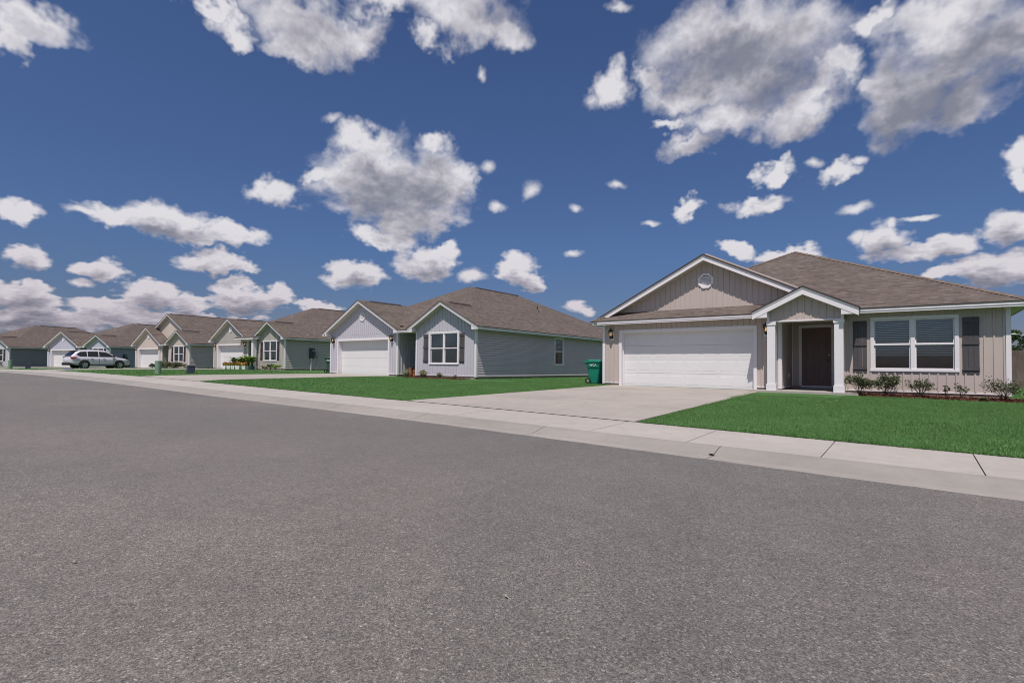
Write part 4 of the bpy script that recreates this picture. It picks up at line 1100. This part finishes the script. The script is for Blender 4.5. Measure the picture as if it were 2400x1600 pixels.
def tuft(name, loc, w, h, label, n=160, m=None, seed=1, group=None, cat='plant', bl=.012):
    rng = np.random.default_rng(seed); H = None
    th = rng.uniform(0, 6.28, n); lean = rng.uniform(.05, 1, n)*w*.5; hh = h*rng.uniform(.55, 1, n)*(1-.35*(lean/(w*.5))**2)
    bx_, by_ = rng.normal(0, w*.05, n), rng.normal(0, w*.05, n); dx, dy = np.cos(th), np.sin(th)
    P0 = np.stack([bx_, by_, np.zeros(n)], 1); P1 = np.stack([bx_+dx*lean*.45, by_+dy*lean*.45, hh*.8], 1); P2 = np.stack([bx_+dx*lean, by_+dy*lean, hh*(.9-.4*lean/(w*.5))], 1)
    s = np.stack([-dy, dx, np.zeros(n)], 1)*bl/2
    V = np.stack([P0-s, P0+s, P1+s*.9, P1-s*.9, P1-s*.9, P1+s*.9, P2+s*.15, P2-s*.15], 1).reshape(-1, 3)
    o = npmesh(name, V, np.arange(len(V)).reshape(-1, 4), m or STRAW); o.location = loc
    return tag(o, label, cat, group)

X1, Y1 = -6.73, 18.9
def mulch_bed(name, pts, z, label, n=3500, seed=5):
    """mounded bed given as a list of (x, yfront, yback)"""
    xs_ = [p[0] for p in pts]; V = []; rng = np.random.default_rng(seed)
    gx = np.linspace(xs_[0], xs_[-1], 60); yf = np.interp(gx, xs_, [p[1] for p in pts])+.03*np.sin(gx*9)+.02*np.sin(gx*23); yk = np.interp(gx, xs_, [p[2] for p in pts])
    rows = 7
    for j in range(rows):
        t = j/(rows-1); y = yf+(yk-yf)*t; zz = G(gx, y)+z*np.sin(min(1, t*2.2+.0)*math.pi/2)+.008*np.sin(gx*13+j)-(.02 if j == 0 else 0)
        V.append(np.stack([gx, y, zz], 1))
    V = np.concatenate(V); F = [(r*60+i, r*60+i+1, (r+1)*60+i+1, (r+1)*60+i) for r in range(rows-1) for i in range(59)]
    o = npmesh(name, V, np.array(F), MULCHB); tag(o, label, kind='structure')
    x = rng.uniform(xs_[0]-.05, xs_[-1]+.12, n); t = rng.uniform(-.06, 1, n)
    y = np.interp(x, xs_, [p[1] for p in pts])*(1-t)+np.interp(x, xs_, [p[2] for p in pts])*t
    zz = G(x, y)+z*np.sin(np.clip(t*2.2, 0, 1)*math.pi/2)+.01
    c = np.stack([x, y, zz], 1); a = rng.normal(size=(n, 3)); a[:, 2] *= .35; a /= np.linalg.norm(a, axis=1)[:, None]
    b_ = np.cross(a, np.array([0,0,1.])+rng.normal(0, .5, (n, 3))); b_ /= np.linalg.norm(b_, axis=1)[:, None]
    L = rng.uniform(.015, .045, n)[:, None]; W_ = rng.uniform(.006, .014, n)[:, None]
    V = np.stack([c-a*L-b_*W_, c+a*L-b_*W_, c+a*L+b_*W_, c-a*L+b_*W_], 1).reshape(-1, 3)
    return tag(npmesh('mulch_chips', V, np.arange(len(V)).reshape(-1, 4), MULCH), 'loose bark chips on the '+label, 'mulch', kind='stuff')
mulch_bed('mulch_bed', [(X1+5.0, Y1-.45, Y1+.02), (X1+5.5, Y1-.72, Y1+.02), (X1+6.9, Y1-.86, Y1+.02), (X1+8.5, Y1-1.02, Y1+.02), (X1+8.95, Y1-.9, Y1+.0), (X1+9.25, Y1-.62, Y1-.3)], .035, 'reddish brown mulch bed under the wide window')
gz = lambda x, y, dz=0: (x, y, g(x, y)+dz)
SG = 'azalea shrubs along the front wall of the nearest house'
shrub('shrub', gz(X1+5.46, Y1-.55, .03), .74, .62, 'full leafy azalea beside the right porch column', 2400, seed=1, group=SG)
shrub('shrub', gz(X1+6.10, Y1-.50, .03), .76, .64, 'full leafy azalea below the left edge of the wide window', 2400, seed=2, group=SG)
shrub('shrub', gz(X1+6.89, Y1-.55, .03), .66, .56, 'airy azalea below the middle of the wide window', 950, seed=3, group=SG, stems=11)
shrub('shrub', gz(X1+7.42, Y1-.45, .03), .30, .36, 'tiny sparse azalea sprig below the right part of the wide window', 150, seed=14, group=SG, twiggy=True, stems=4, clumps=4)
shrub('shrub', gz(X1+7.74, Y1-.55, .03), .42, .42, 'bare twiggy azalea with few leaves below the right shutter', 230, seed=5, group=SG, twiggy=True, stems=7, clumps=7)
shrub('shrub', gz(X1+8.55, Y1-.62, .03), .90, .56, 'wide loose azalea at the right corner of the nearest house', 1100, seed=6, group=SG, twiggy=False, stems=13)
tuft('ground_cover', gz(X1+8.15, Y1-.85, .03), .42, .10, 'low creeping plant in front of the corner azalea', 110, LEAF_AZ, 8, bl=.02)

# h2 local -> world
def L2W(pose, x, y):
    X, Y, Z, r = pose; return X+x*math.cos(r)-y*math.sin(r), Y+x*math.sin(r)+y*math.cos(r)
P2, P3, P4, P5, P6 = (-26.3,19.0,.09,.005), (-48.85,21.15,.235,.018), (-67.1,20.35,.075,.082), (-84.35,16.43,0,.28), (-100.3,9.3,-.07,.36)
x2, y2 = P2[0], P2[1]
mulch_bed('mulch_bed', [(x2+4.3, y2-.55, y2+.0), (x2+5.5, y2-.95, y2+.02), (x2+7.5, y2-.95, y2+.02), (x2+8.9, y2-.75, y2+.02)], .03, 'mulch bed of the pale grey house', 1600, 6)
GT = 'pale grass clumps in front of the pale grey house'
for (lx, w_, h_, n_, lb) in ((4.75, .85, .52, 300, 'spiky pale grass clump at the entry recess of the pale grey house'), (6.03, 1.0, .50, 340, 'largest pale grass clump below the left shutter of the pale grey house'),
                        (7.24, .8, .38, 170, 'thin dry grass clump below the window of the pale grey house'), (8.36, .6, .26, 100, 'smallest straggly grass clump near the right corner of the pale grey house')):
    tuft('grass_clump', gz(x2+lx, y2-.55, .03), w_, h_, lb, n_, seed=int(lx*10), group=GT, bl=.016)
# brick piles in the recess
def brick_pile(x, y, z, cols, rows, label, seed):
    rng = random.Random(seed); b = MB()
    for r in range(rows):
        for c in range(cols):
            dx = rng.uniform(-.012, .012); dy = rng.uniform(-.02, .02)
            for q in range(2): b.box(x+c*.205+dx, x+c*.205+.195+dx, y+q*.10+dy, y+q*.10+.092+dy, z+r*.063, z+r*.063+.058)
    return tag(b.build('brick_pile', BRICK), label, 'brick pile', 'stacked bricks in the recess')
brick_pile(x2+3.62, y2+.55, g(x2+3.7, y2-.2), 1, 8, 'taller stack of red bricks in the recess of the pale grey house', 3)
brick_pile(x2+3.93, y2+.62, g(x2+3.7, y2-.2), 1, 6, 'shorter stack of red bricks right of the taller one', 4)

# sage house: flower boxes, tall plants, big pot
def planter(loc, w, label, h=.22, flower=FLOWER, seed=1, pot=WHITEB, n=420, fh=.24, name='flower_pot', group='white planters of orange flowers by the sage house'):
    H = empty(name, loc, 0, label, 'flower pot', group); b = MB()
    b.ext([(-w*.4,-.11,0),(w*.4,-.11,0),(w*.5,-.13,h),(-w*.5,-.13,h)], (0,.24,0)); b.build('pot', pot, H)
    rng = np.random.default_rng(seed); V, F = leaf_cloud([(-w*.25,0,h+fh*.35),(w*.25,0,h+fh*.35),(0,0,h+fh*.5)], [(w*.33,.17,fh*.40)]*3, n, .055, rng, 1.2); npmesh('flowers', V, F, flower, H)
    V, F = leaf_cloud([(0,0,h+fh*.2)], [(w*.5,.17,fh*.4)], 260, .055, rng); npmesh('leaves', V, F, LEAF_GR, H); return H
pos = [(2.45,.55,'leftmost white planter of orange flowers'),(3.25,.6,'second white planter of orange flowers from the left'),(4.0,.6,'middle white planter of orange flowers'),(4.8,.7,'longest white planter of orange flowers'),(5.85,.5,'separate white planter of orange flowers nearest the big plant')]
for i, (lx, w_, lb) in enumerate(pos):
    wx, wy = L2W(P3, lx, -1.5); planter((wx, wy, g(wx, wy)+.03), w_*1.15, lb, h=.30, fh=.34, seed=20+i, flower=FLOWER)
def tall_plant(loc, w, h, label, seed, m=LEAF_GR, n=44, pot=None, group='leafy plants behind the flower pots'):
    rng = np.random.default_rng(seed); H = empty('potted_plant', loc, 0, label, 'plant', group); Vs = []
    z0 = .30
    for k in range(n):
        th = rng.uniform(0, 6.28); ln = w*rng.uniform(.3, .6); hh = h*rng.uniform(.6, 1.0); d = np.array([math.cos(th), math.sin(th), 0]); s = np.array([-d[1], d[0], 0])*rng.uniform(.05, .095)
        base = np.array([0, 0, z0]); prev = base
        for q in range(1, 5):
            t = q/4; p = base+d*ln*t*t*1.0+np.array([0, 0, (hh-z0)*(1-(1-t)**2)*(1-.25*t*t)]); wd = math.sin(math.pi*min(1, t*.8+.1))
            Vs.append(np.stack([prev-s*wd, prev+s*wd, p+s*wd, p-s*wd])); prev = p
    V = np.concatenate(Vs); npmesh('leaves', V, np.arange(len(V)).reshape(-1, 4), m, H)
    b = MB(); b.lathe((0,0,0), [(0,0),(.14,0),(.20,.32),(.17,.32),(0,.28)], 14); b.build('pot', pot or GREYM, H); return H
for i, (lx, ly, h_, m_) in enumerate(((3.0,-1.0,.95,LEAF_SAGE),(3.9,-1.0,.85,LEAF_GR),(4.6,-1.0,1.0,LEAF_SAGE),(5.3,-.95,1.05,LEAF_GR))):
    wx, wy = L2W(P3, lx, ly); tall_plant((wx, wy, g(wx, wy)), 1.5, h_*1.3, ['arching grey-green plant behind the leftmost planters','low bright green plant behind the middle planter','arching grey-green plant behind the longest planter','broad bright green plant left of the porch post of the sage house'][i], 40+i, LEAF_GR)
wx, wy = L2W(P3, 6.75, -1.35)
TEAL = mat('teal_glazed_pot', (.03,.10,.13), .35, .5, .1)
big = tall_plant((wx, wy, g(wx, wy)), 1.25, 1.3, 'tallest bright green plant in a teal pot before the sage house', 51, LEAF_GR, 90, TEAL)
for i, (lx, w_, h_, lf, n_) in enumerate(((7.35,.7,.35,LEAF_SAGE,350),(8.15,.8,.52,LEAF_AZ,600),(8.95,.8,.50,LEAF_GR,650))):
    wx, wy = L2W(P3, lx, -.6); shrub('shrub', (wx, wy, g(wx, wy)), w_, h_, ['low grey-green shrub right of the porch post of the sage house','loose dark shrub under the window of the sage house','bright green shrub at the right corner of the sage house'][i], n_, lf, .04, seed=60+i, group='shrubs before the sage house', stems=6, clumps=7)
# beige house: clipped bushes
for i, (lx, w_, h_) in enumerate(((-3.75,.75,.50),(2.95,.7,.46),(4.9,1.3,.60),(6.0,1.5,.66),(7.2,1.5,.62),(8.3,1.4,.56))):
    wx, wy = L2W(P4, lx, -.75); shrub('shrub', (wx, wy, g(wx, wy)), w_, h_, ['round bush at the left corner of the beige house','small round bush right of the beige garage door','leftmost bush of the hedge under the beige window','second bush of the hedge under the beige window','third bush of the hedge under the beige window','rightmost bush of the hedge under the beige window'][i], 1900, LEAF_SAGE, .06, seed=70+i, group='bushes before the beige house', stems=3, clumps=10)
wx, wy = L2W(P4, 14.2, -.6); tuft('grass_clump', (wx, wy, g(wx, wy)), .8, .25, 'low pale clump left of the sage garage door', 90, seed=9, bl=.03)
wx, wy = L2W(P6, 7.9, -.8); shrub('shrub', (wx, wy, g(wx, wy)), 1.8, .75, 'dark bush before the dark slate house at the left edge', 900, LEAF_AZ, .06, seed=90, stems=3, clumps=10)

# ------------------------------------------------------------------ bins
GREENP = mat('green_bin_plastic', (.009,.20,.14), .38, .45, .05, 2)
DGREENP = mat('dark_green_bin_plastic', (.035,.085,.06), .45, .4, .06, 2)
TYRE = mat('rubber_tyre', (.018,.018,.018), .8, .2, .1)
MARKW = mat('white_marking', (.78,.80,.80), .5, .3, .02)
def wheelie_bin(loc, rz, label, m, s=1.0, text='WCA'):
    """two-wheeled refuse cart; its back (wheels) faces local -x, its side faces local -y"""
    H = empty('wheelie_bin', loc, rz, label, 'wheelie bin', 'wheelie bins beside the houses'); b = MB()
    # body: lower tapered tub and wider collar
    def ring(x0, x1, y, z): return [(x0,-y,z),(x1,-y,z),(x1,y,z),(x0,y,z)]
    rings = [ring(-.22,.26,.23,.03), ring(-.27,.30,.26,.35), ring(-.30,.32,.275,.66), ring(-.34,.345,.305,.74), ring(-.38,.37,.335,.95), ring(-.385,.375,.34,.97)]
    for r in rings:
        n = len(b.v); c = .045
        for (x, y, z), (sx_, sy_) in zip(r, ((-1,-1),(1,-1),(1,1),(-1,1))):
            p = [(x-sx_*0, y-sy_*c, z), (x-sx_*c, y, z)]
            b.v += p if (sx_*sy_ > 0) else p[::-1]
    k = 8
    for i in range(len(rings)-1):
        for j in range(k): b.f.append((i*k+j, i*k+(j+1)%k, (i+1)*k+(j+1)%k, (i+1)*k+j)); b.m.append(0)
    b.f.append(tuple(reversed(range(k)))); b.m.append(0); b.f.append(tuple(range(len(b.v)-k, len(b.v)))); b.m.append(0)
    o = b.build('body', m, H, fix=True)
    l = MB(); l.ext([(-.50,-.36,.985),(-.40,-.37,.98),(.41,-.37,.98),(.41,-.37,1.03),(-.36,-.37,1.055),(-.52,-.36,1.02)], (0,.74,0)); l.ext([(-.30,-.30,1.05),(.34,-.30,1.028),(.30,-.25,1.085),(-.26,-.25,1.10)], (0,.56,0)); l.build('lid', m, H)
    h_ = MB(); h_.cyl((-.47,-.24,.93), (-.47,.24,.93), .016, n=8); h_.cyl((-.47,-.24,.93), (-.36,-.24,.90), .016, n=6); h_.cyl((-.47,.24,.93), (-.36,.24,.90), .016, n=6); h_.build('handle', m, H)
    ax_ = MB(); ax_.cyl((-.27,-.30,.13), (-.27,.30,.13), .014, n=8); ax_.build('axle', BLACK, H)
    for s_ in (-1, 1):
        w_ = MB(); w_.lathe((-.27, s_*.31, .13), [(.085,-.028),(.125,-.03),(.132,-.018),(.132,.018),(.125,.03),(.085,.028)], 20, axis='y'); o2 = w_.build('wheel', TYRE, H, smooth=False)
        r_ = MB(); r_.lathe((-.27, s_*.31, .13), [(0,-.024),(.028,-.026),(.028,.026),(0,.024)], 10, axis='y')
        for k_ in range(6):
            a = k_*math.pi/3; r_.cyl((-.27+.02*math.cos(a), s_*.31, .13+.02*math.sin(a)), (-.27+.09*math.cos(a), s_*.31, .13+.09*math.sin(a)), .014, .011, 5)
        r_.build('rim', GREYM, o2)
    text_mesh('marking', text, .135, MARKW, o, (-.02, -.341, .80), (R(90), 0, 0), .002)
    H.scale = (s, s, s); return H
wheelie_bin((-11.02, 20.15, g(-11.0, 20.15)), R(10), 'bright green wheelie bin with white letters beside the nearest garage', GREENP, .95)
wheelie_bin((-30.55, 19.75, g(-30.5, 19.75)), R(10), 'dark green wheelie bin half hidden beside the pale grey garage', DGREENP)

# ------------------------------------------------------------------ utility pedestals on the verge
PEDG = mat('pale_green_enamel', (.20,.29,.22), .55, .35, .06, 3)
def pedestal(loc, label, h=.72, r=.155):
    H = empty('utility_pedestal', loc, 0, label, 'utility pedestal', 'green cylindrical pedestals on the lawns'); b = MB()
    b.lathe((0,0,-.1), [(r*.97,0),(r*.97,h*.5),(r,h*.52),(r,h+.06)], 20); b.build('post', PEDG, H, smooth=False)
    c = MB(); c.lathe((0,0,h-.05), [(r*1.04,0),(r*1.05,.03),(r*.98,.05),(0,.06)], 20); c.build('cap', PEDG, H); return H
pedestal((-33.54, 10.66, g(-33.54, 10.66)), 'taller-looking pale green pedestal in front of the beige garage')
pedestal((-61.0, 8.42, g(-61.0, 8.42)), 'distant pale green pedestal near the left edge of the photo')
def box_ped(loc, rz, label, s=1.0):
    H = empty('utility_box', loc, rz, label, 'utility box', 'grey utility boxes on the lawns'); b = MB()
    b.ext([(-.22,-.20,-.05),(.22,-.20,-.05),(.17,-.13,.42*s),(-.17,-.13,.42*s)], (0,.36,0)); b.build('housing', DKGREYM, H)
    c = MB(); c.ext([(-.20,-.16,.42*s),(.20,-.16,.42*s),(.17,-.12,.48*s),(-.17,-.12,.48*s)], (0,.36,0)); c.build('lid', DKGREYM, H)
    d = MB(); d.ext([(-.235,.0,.0),(-.232,.16,.0),(-.19,.14,.40*s),(-.192,.02,.40*s)], (-.012,0,0)); d.build('side_plate', WHITEB, H); return H
box_ped((-33.0, 12.1, g(-33.0, 12.1)), R(-8), 'dark grey utility box between the green pedestal and the orange flowers')
box_ped((-62.0, 9.7, g(-62.0, 9.7)), R(-10), 'small grey utility box left of the silver car', .95)
b = MB(); b.lathe((0,0,0), [(.30,-.02),(.30,.035),(.26,.05),(0,.05)], 14)
o = b.build('water_meter_cover', mat('blue_plastic', (.05,.10,.25), .5, .4, .1)); o.location = (-50.4, 10.15, g(-50.4, 10.15)+.03); tag(o, 'flat blue utility cover in the grass before the silver car', 'meter cover')

# ------------------------------------------------------------------ silver estate car (front towards +x in local space)
def car(loc, rz):
    H = empty('parked_car', loc, rz, 'silver SUV parked side-on at the far left before the light blue house', 'car')
    PAINT = mat('silver_car_paint', (.62,.58,.66), .4, .4, .02, 1, metal=.1)
    CGL, _nt, _b = newmat('tinted_car_glass'); _b.inputs['Base Color'].default_value = (.012,.014,.018,1); _b.inputs['Roughness'].default_value = .06; _b.inputs['Specular IOR Level'].default_value = .35
    RED, _nt, _b = newmat('red_tail_lens'); _b.inputs['Base Color'].default_value = (.42,.015,.012,1); _b.inputs['Roughness'].default_value = .15
    HL, _nt, _b = newmat('clear_head_lens'); _b.inputs['Base Color'].default_value = (.55,.58,.6,1); _b.inputs['Roughness'].default_value = .1
    CLAD = mat('dark_lower_cladding', (.035,.035,.038), .7, .3, .05)
    RIM = mat('alloy_rim', (.55,.56,.58), .3, .5, .02, metal=.6)
    st = [(-2.46,.46,.98,.74),(-2.40,.40,1.06,.85),(-2.25,.34,1.12,.91),(-1.9,.30,1.14,.95),(-1.2,.27,1.12,.965),(-.3,.26,1.10,.97),(.6,.26,1.09,.97),(1.0,.26,1.10,.965),(1.4,.27,1.07,.955),(1.8,.28,1.02,.94),(2.1,.29,.96,.90),(2.32,.31,.87,.82),(2.45,.36,.74,.70),(2.50,.44,.62,.58)]
    V = []; K = 13
    for x, zb_, zt_, w_ in st:
        hh = zt_-zb_
        half = [(0,zb_),(w_*.86,zb_),(w_*.965,zb_+.05),(w_,zb_+.30*hh),(w_*.985,zb_+.62*hh),(w_*1.0,zb_+.80*hh),(w_*.93,zb_+.95*hh),(w_*.72,zt_)]
        pts = [(-a, z) for a, z in half[:0:-1]]+half+[(0, zt_+.015)]
        pts = [(0,zb_)]+[(a,z) for a, z in half[1:]]+[(0,zt_+.015)]+[(-a,z) for a, z in half[:0:-1]]
        V += [(x, y, z) for y, z in pts]
    n = len(V)//len(st); b = MB(); b.v = V
    for i in range(len(st)-1):
        for j in range(n):
            f = (i*n+j, i*n+(j+1)%n, (i+1)*n+(j+1)%n, (i+1)*n+j); b.f.append(f); b.m.append(0)
    b.f.append(tuple(range(n))); b.f.append(tuple(reversed(range(len(V)-n, len(V))))); b.m += [0,0]
    # greenhouse
    k0 = len(b.v); gs = [(-2.40,1.12),(-2.20,1.34),(-2.0,1.56),(-1.8,1.665),(-1.4,1.715),(-.8,1.745),(-.1,1.745),(.3,1.70),(.65,1.53),(1.0,1.28),(1.32,1.10)]
    side = lambda z: .90-(z-1.08)*.31
    for x, zt_ in gs:
        w0 = side(1.05); wt = side(zt_)
        pts = [(-w0,1.04),(-wt,zt_-.02),(-wt*.86,zt_+.02),(0,zt_+.035),(wt*.86,zt_+.02),(wt,zt_-.02),(w0,1.04)]
        b.v += [(x,y,z) for y, z in pts]
    m_ = 7
    for i in range(len(gs)-1):
        for j in range(m_-1): b.f.append((k0+i*m_+j, k0+i*m_+j+1, k0+(i+1)*m_+j+1, k0+(i+1)*m_+j)); b.m.append(0)
    body = b.build('body', PAINT, H, smooth=True, fix=True)
    for s in (-1, 1):
        def pane(name, pts, mm=CGL, off=.012):
            q = MB(); P = [(x, s*(side(z)+off), z) for x, z in pts]; q.ext(P, (0, -s*.006, 0)); return q.build(name, mm, H)
        pane('window', [(1.02,1.155),(.62,1.46),(.30,1.60),(-.22,1.645),(-.22,1.145)]); pane('window', [(-.30,1.145),(-.30,1.648),(-1.14,1.63),(-1.14,1.15)]); pane('window', [(-1.22,1.15),(-1.22,1.625),(-1.72,1.585),(-2.04,1.33),(-1.78,1.16)])
        for wx_, nm in ((1.45,'front'),(-1.42,'rear')):
            q = MB(); q.lathe((wx_, s*.90, .40), [(.0,.075*s),(.425,.075*s),(.445,.06*s),(.445,-.1*s)], 28, axis='y'); q.build('wheel_arch', CLAD, H)
            q = MB(); q.lathe((wx_, s*.90, .365), [(.235,.115*s),(.30,.125*s),(.355,.11*s),(.367,.08*s),(.367,-.12*s),(.2,-.12*s)], 28, axis='y'); wh = q.build('wheel', TYRE, H, smooth=True)
            q = MB(); q.lathe((wx_, s*.90, .365), [(.245,.118*s),(.222,.108*s),(.205,.06*s)], 24, axis='y')
            for k in range(5):
                a = k*2*math.pi/5+.3
                for da in (-.16, .16):
                    q.cyl((wx_+.04*math.cos(a), s*1.002, .365+.04*math.sin(a)), (wx_+.225*math.cos(a+da), s*1.006, .365+.225*math.sin(a+da)), .026, .020, 5)
            q.lathe((wx_, s*.90, .365), [(0,.112*s),(.05,.110*s),(.06,.09*s)], 12, axis='y'); q.build('rim', RIM, wh)
            q = MB(); q.lathe((wx_, s*.90, .365), [(0,.07*s),(.235,.07*s)], 24, axis='y'); q.build('brake_disc', CLAD, wh)
        q = MB(); q.ext([(-2.43,s*.80,.90),(-2.30,s*.925,.92),(-1.98,s*.965,1.02),(-1.90,s*.965,1.07),(-2.10,s*.95,1.09),(-2.38,s*.90,1.08),(-2.46,s*.78,1.05)], (-.0,s*.02,0)); q.build('tail_light', RED, H)
        q = MB(); q.ext([(2.43,s*.70,.70),(2.28,s*.86,.72),(1.98,s*.935,.84),(1.95,s*.93,.90),(2.2,s*.86,.87),(2.40,s*.72,.78)], (0,s*.02,0)); q.build('head_light', HL, H)
        q = MB(); q.ext([(.80,s*.93,1.12),(1.02,s*.93,1.12),(.98,s*.93,1.27),(.84,s*.93,1.27)], (0,s*.20,0)); q.build('side_mirror', CLAD, H)
        for hx in (.02,-.95):
            q = MB(); q.box(hx, hx+.2, s*.965, s*.995, .975, 1.0); q.build('door_handle', RIM, H)
        for dx in (.93,-.26,-1.18):
            q = MB(); q.box(dx, dx+.012, s*.955, s*.9735, .36, 1.02); q.build('door_seam', CLAD, H)
        q = MB(); q.box(-.98, .98, s*.90, s*.985, .235, .36); q.build('sill_cladding', CLAD, H)
        q = MB(); q.cyl((-1.75,s*.60,1.76),(-1.4,s*.60,1.80),.014,n=6); q.cyl((-1.4,s*.60,1.80),(.05,s*.60,1.82),.014,n=6); q.cyl((.05,s*.60,1.82),(.3,s*.60,1.76),.014,n=6); q.build('roof_rail', RIM, H)
    q = MB(); q.box(-2.50,-2.10,-.86,.86,.30,.50); q.box(-2.53,-2.40,-.78,.78,.42,.56); q.build('rear_bumper', CLAD, H)
    q = MB(); q.box(2.15,2.50,-.66,.66,.24,.40); q.build('front_bumper', CLAD, H)
    q = MB(); q.ext([(-2.385,-.66,1.16),(-2.385,.66,1.16),(-2.06,.62,1.53),(-2.06,-.62,1.53)], (-.014,0,.014)); q.build('rear_window', CGL, H)
    q = MB(); q.ext([(.42,-.62,1.685),(.42,.62,1.685),(1.25,.76,1.165),(1.25,-.76,1.165)], (.014,0,.014)); q.build('windscreen', CGL, H)
    q = MB(); q.ext([(-2.16,-.62,1.655),(-1.70,-.62,1.72),(-1.70,-.62,1.68),(-2.12,-.62,1.625)], (0,1.24,0)); q.build('spoiler', CLAD, H)
    q = MB(); q.box(-2.475,-2.44,-.26,.26,.74,.86); q.build('number_plate', WHITEB, H)
    return H
car((-62.9, 14.85, g(-62.9, 14.85)-.03), R(99))

# ------------------------------------------------------------------ back fence, trees and lamp behind the nearest house
WOODF = mat('weathered_fence_wood', (.150,.115,.105), .9, .1, .22, 4, bump=.5, bs=25, streak=True)
FH = empty('wooden_fence', (3.5, 34.0, -.12), 0, 'weathered wooden picket fence behind the right corner of the nearest house', 'fence')
pk = MB(); rng_ = random.Random(4)
x = -16.0
k = 0
while x < 13:
    dz = rng_.uniform(-.015, .015); w_ = .137; tilt = rng_.uniform(-.004, .004)
    top = 1.86+dz+.05*math.sin((x+2)*1.35); x0_, x1_ = x, x+w_
    pk.ext([(x0_,0,.03),(x1_,0,.03),(x1_+tilt,0,top-.035),(x1_-.03+tilt,0,top),(x0_+.03+tilt,0,top),(x0_+tilt,0,top-.035)], (0,.017,0))
    x += .143; k += 1
pk.build('pickets', WOODF, FH)
for z in (.35, 1.0, 1.6):
    r_ = MB(); r_.box(-16, 13, .018, .056, z, z+.09); r_.build('rail', WOODF, FH)
for i in range(12):
    r_ = MB(); r_.box(-15.9+i*2.44, -15.81+i*2.44, .057, .147, -.2, 1.75); r_.build('post', WOODF, FH)

def tree(loc, h, w, label, seed, n=9000, group='trees beyond the back fence'):
    rng = np.random.default_rng(seed); H = empty('pine_tree', loc, 0, label, 'tree', group); T = MB()
    T.cyl((0,0,-1), (rng.uniform(-.2,.2),0,h*.55), w*.05, w*.03, 8); cs = []; rs = []
    for k in range(16):
        z = h*rng.uniform(.30, .95); th = rng.uniform(0, 6.28); rr = w*.42*rng.uniform(.15, 1)*(1.05-abs(z/h-.55)*1.2)
        tip = (rr*math.cos(th), rr*math.sin(th), z); T.cyl((0,0,z*.7), tip, w*.014, w*.004, 5); cs.append(tip); q = w*rng.uniform(.10,.19); rs.append((q,q,q*.7))
    T.build('trunk', BARK, H); V, F = leaf_cloud(cs, rs, n, w*.022, rng, 1.8); npmesh('crown', V, F, LEAF_TREE, H); return H
tree((12.2, 118, -.6), 8.3, 7.5, 'rounded green tree left of the street lamp beyond the fence', 1)
tree((17.0, 124, -.6), 8.0, 7.0, 'green tree right behind the street lamp beyond the fence', 2)
tree((22.5, 116, -.6), 8.8, 7.5, 'tall green tree at the right edge beyond the fence', 3)
tree((6.0, 126, -.6), 7.6, 7.0, 'green tree half hidden by the right corner board', 4)
LH = empty('street_lamp', (7.85, 60.0, -.5), 0, 'slim grey street lamp in front of the trees beyond the fence', 'street lamp')
b = MB(); b.cyl((0,0,0), (0,0,4.3), .07, .05, 8); b.build('pole', GREYM, LH)
b = MB(); b.cyl((0,0,4.1), (-1.1,0,4.35), .035, n=6); b.build('arm', GREYM, LH)
b = MB(); b.ext([(-1.75,-.12,4.32),(-1.05,-.12,4.32),(-1.10,-.12,4.42),(-1.65,-.12,4.40)], (0,.24,0)); b.build('lamp_head', WHITEB, LH)
b = MB(); b.cyl((0.0,-.16,2.2), (0.0,-.16,2.95), .2, n=10); b.build('transformer', GREYM, LH)

# ------------------------------------------------------------------ small litter
def leaf(x, y, z, s, rz, m, label):
    b = MB(); n = 7; pts = []
    for i in range(n+1):
        t = i/n; pts.append((t*s, s*.28*math.sin(math.pi*t), .012*math.sin(t*5)))
    lo = [(p[0], -p[1], p[2]) for p in pts]
    for i in range(n): b.poly([lo[i], lo[i+1], (pts[i+1][0], 0, pts[i+1][2]+.006), (pts[i][0], 0, pts[i][2]+.006)]); b.poly([(pts[i][0], 0, pts[i][2]+.006), (pts[i+1][0], 0, pts[i+1][2]+.006), pts[i+1], pts[i]])
    o = b.build('fallen_leaf', m); o.location = (x, y, z); o.rotation_euler = (R(8), R(-6), rz); return tag(o, label, 'leaf', 'fallen leaves')
LFB = mat('dry_brown_leaf', (.16,.07,.04), .8, .2, .2, 30); LFP = mat('pale_dry_leaf', (.30,.28,.25), .8, .2, .15, 30)
leaf(-2.12, float(YE(-2.12))+.30, float(ZR(-2.12))+.012, .11, 2.6, LFB, 'curled brown leaf lying on the kerb joint before the nearest lawn')
rz_ = lambda x, y: float(ZR(x)+.004*min(YE(x)-y, 5)-.004*max(0, YE(x)-y-5))+.004
leaf(-1.64, 2.06, rz_(-1.64, 2.06), .034, .5, LFP, 'small pale leaf on the asphalt in the lower middle of the road')
leaf(-3.81, .81, rz_(-3.81, .81), .034, 1.4, LFP, 'small pale leaf on the asphalt near the left edge of the road')
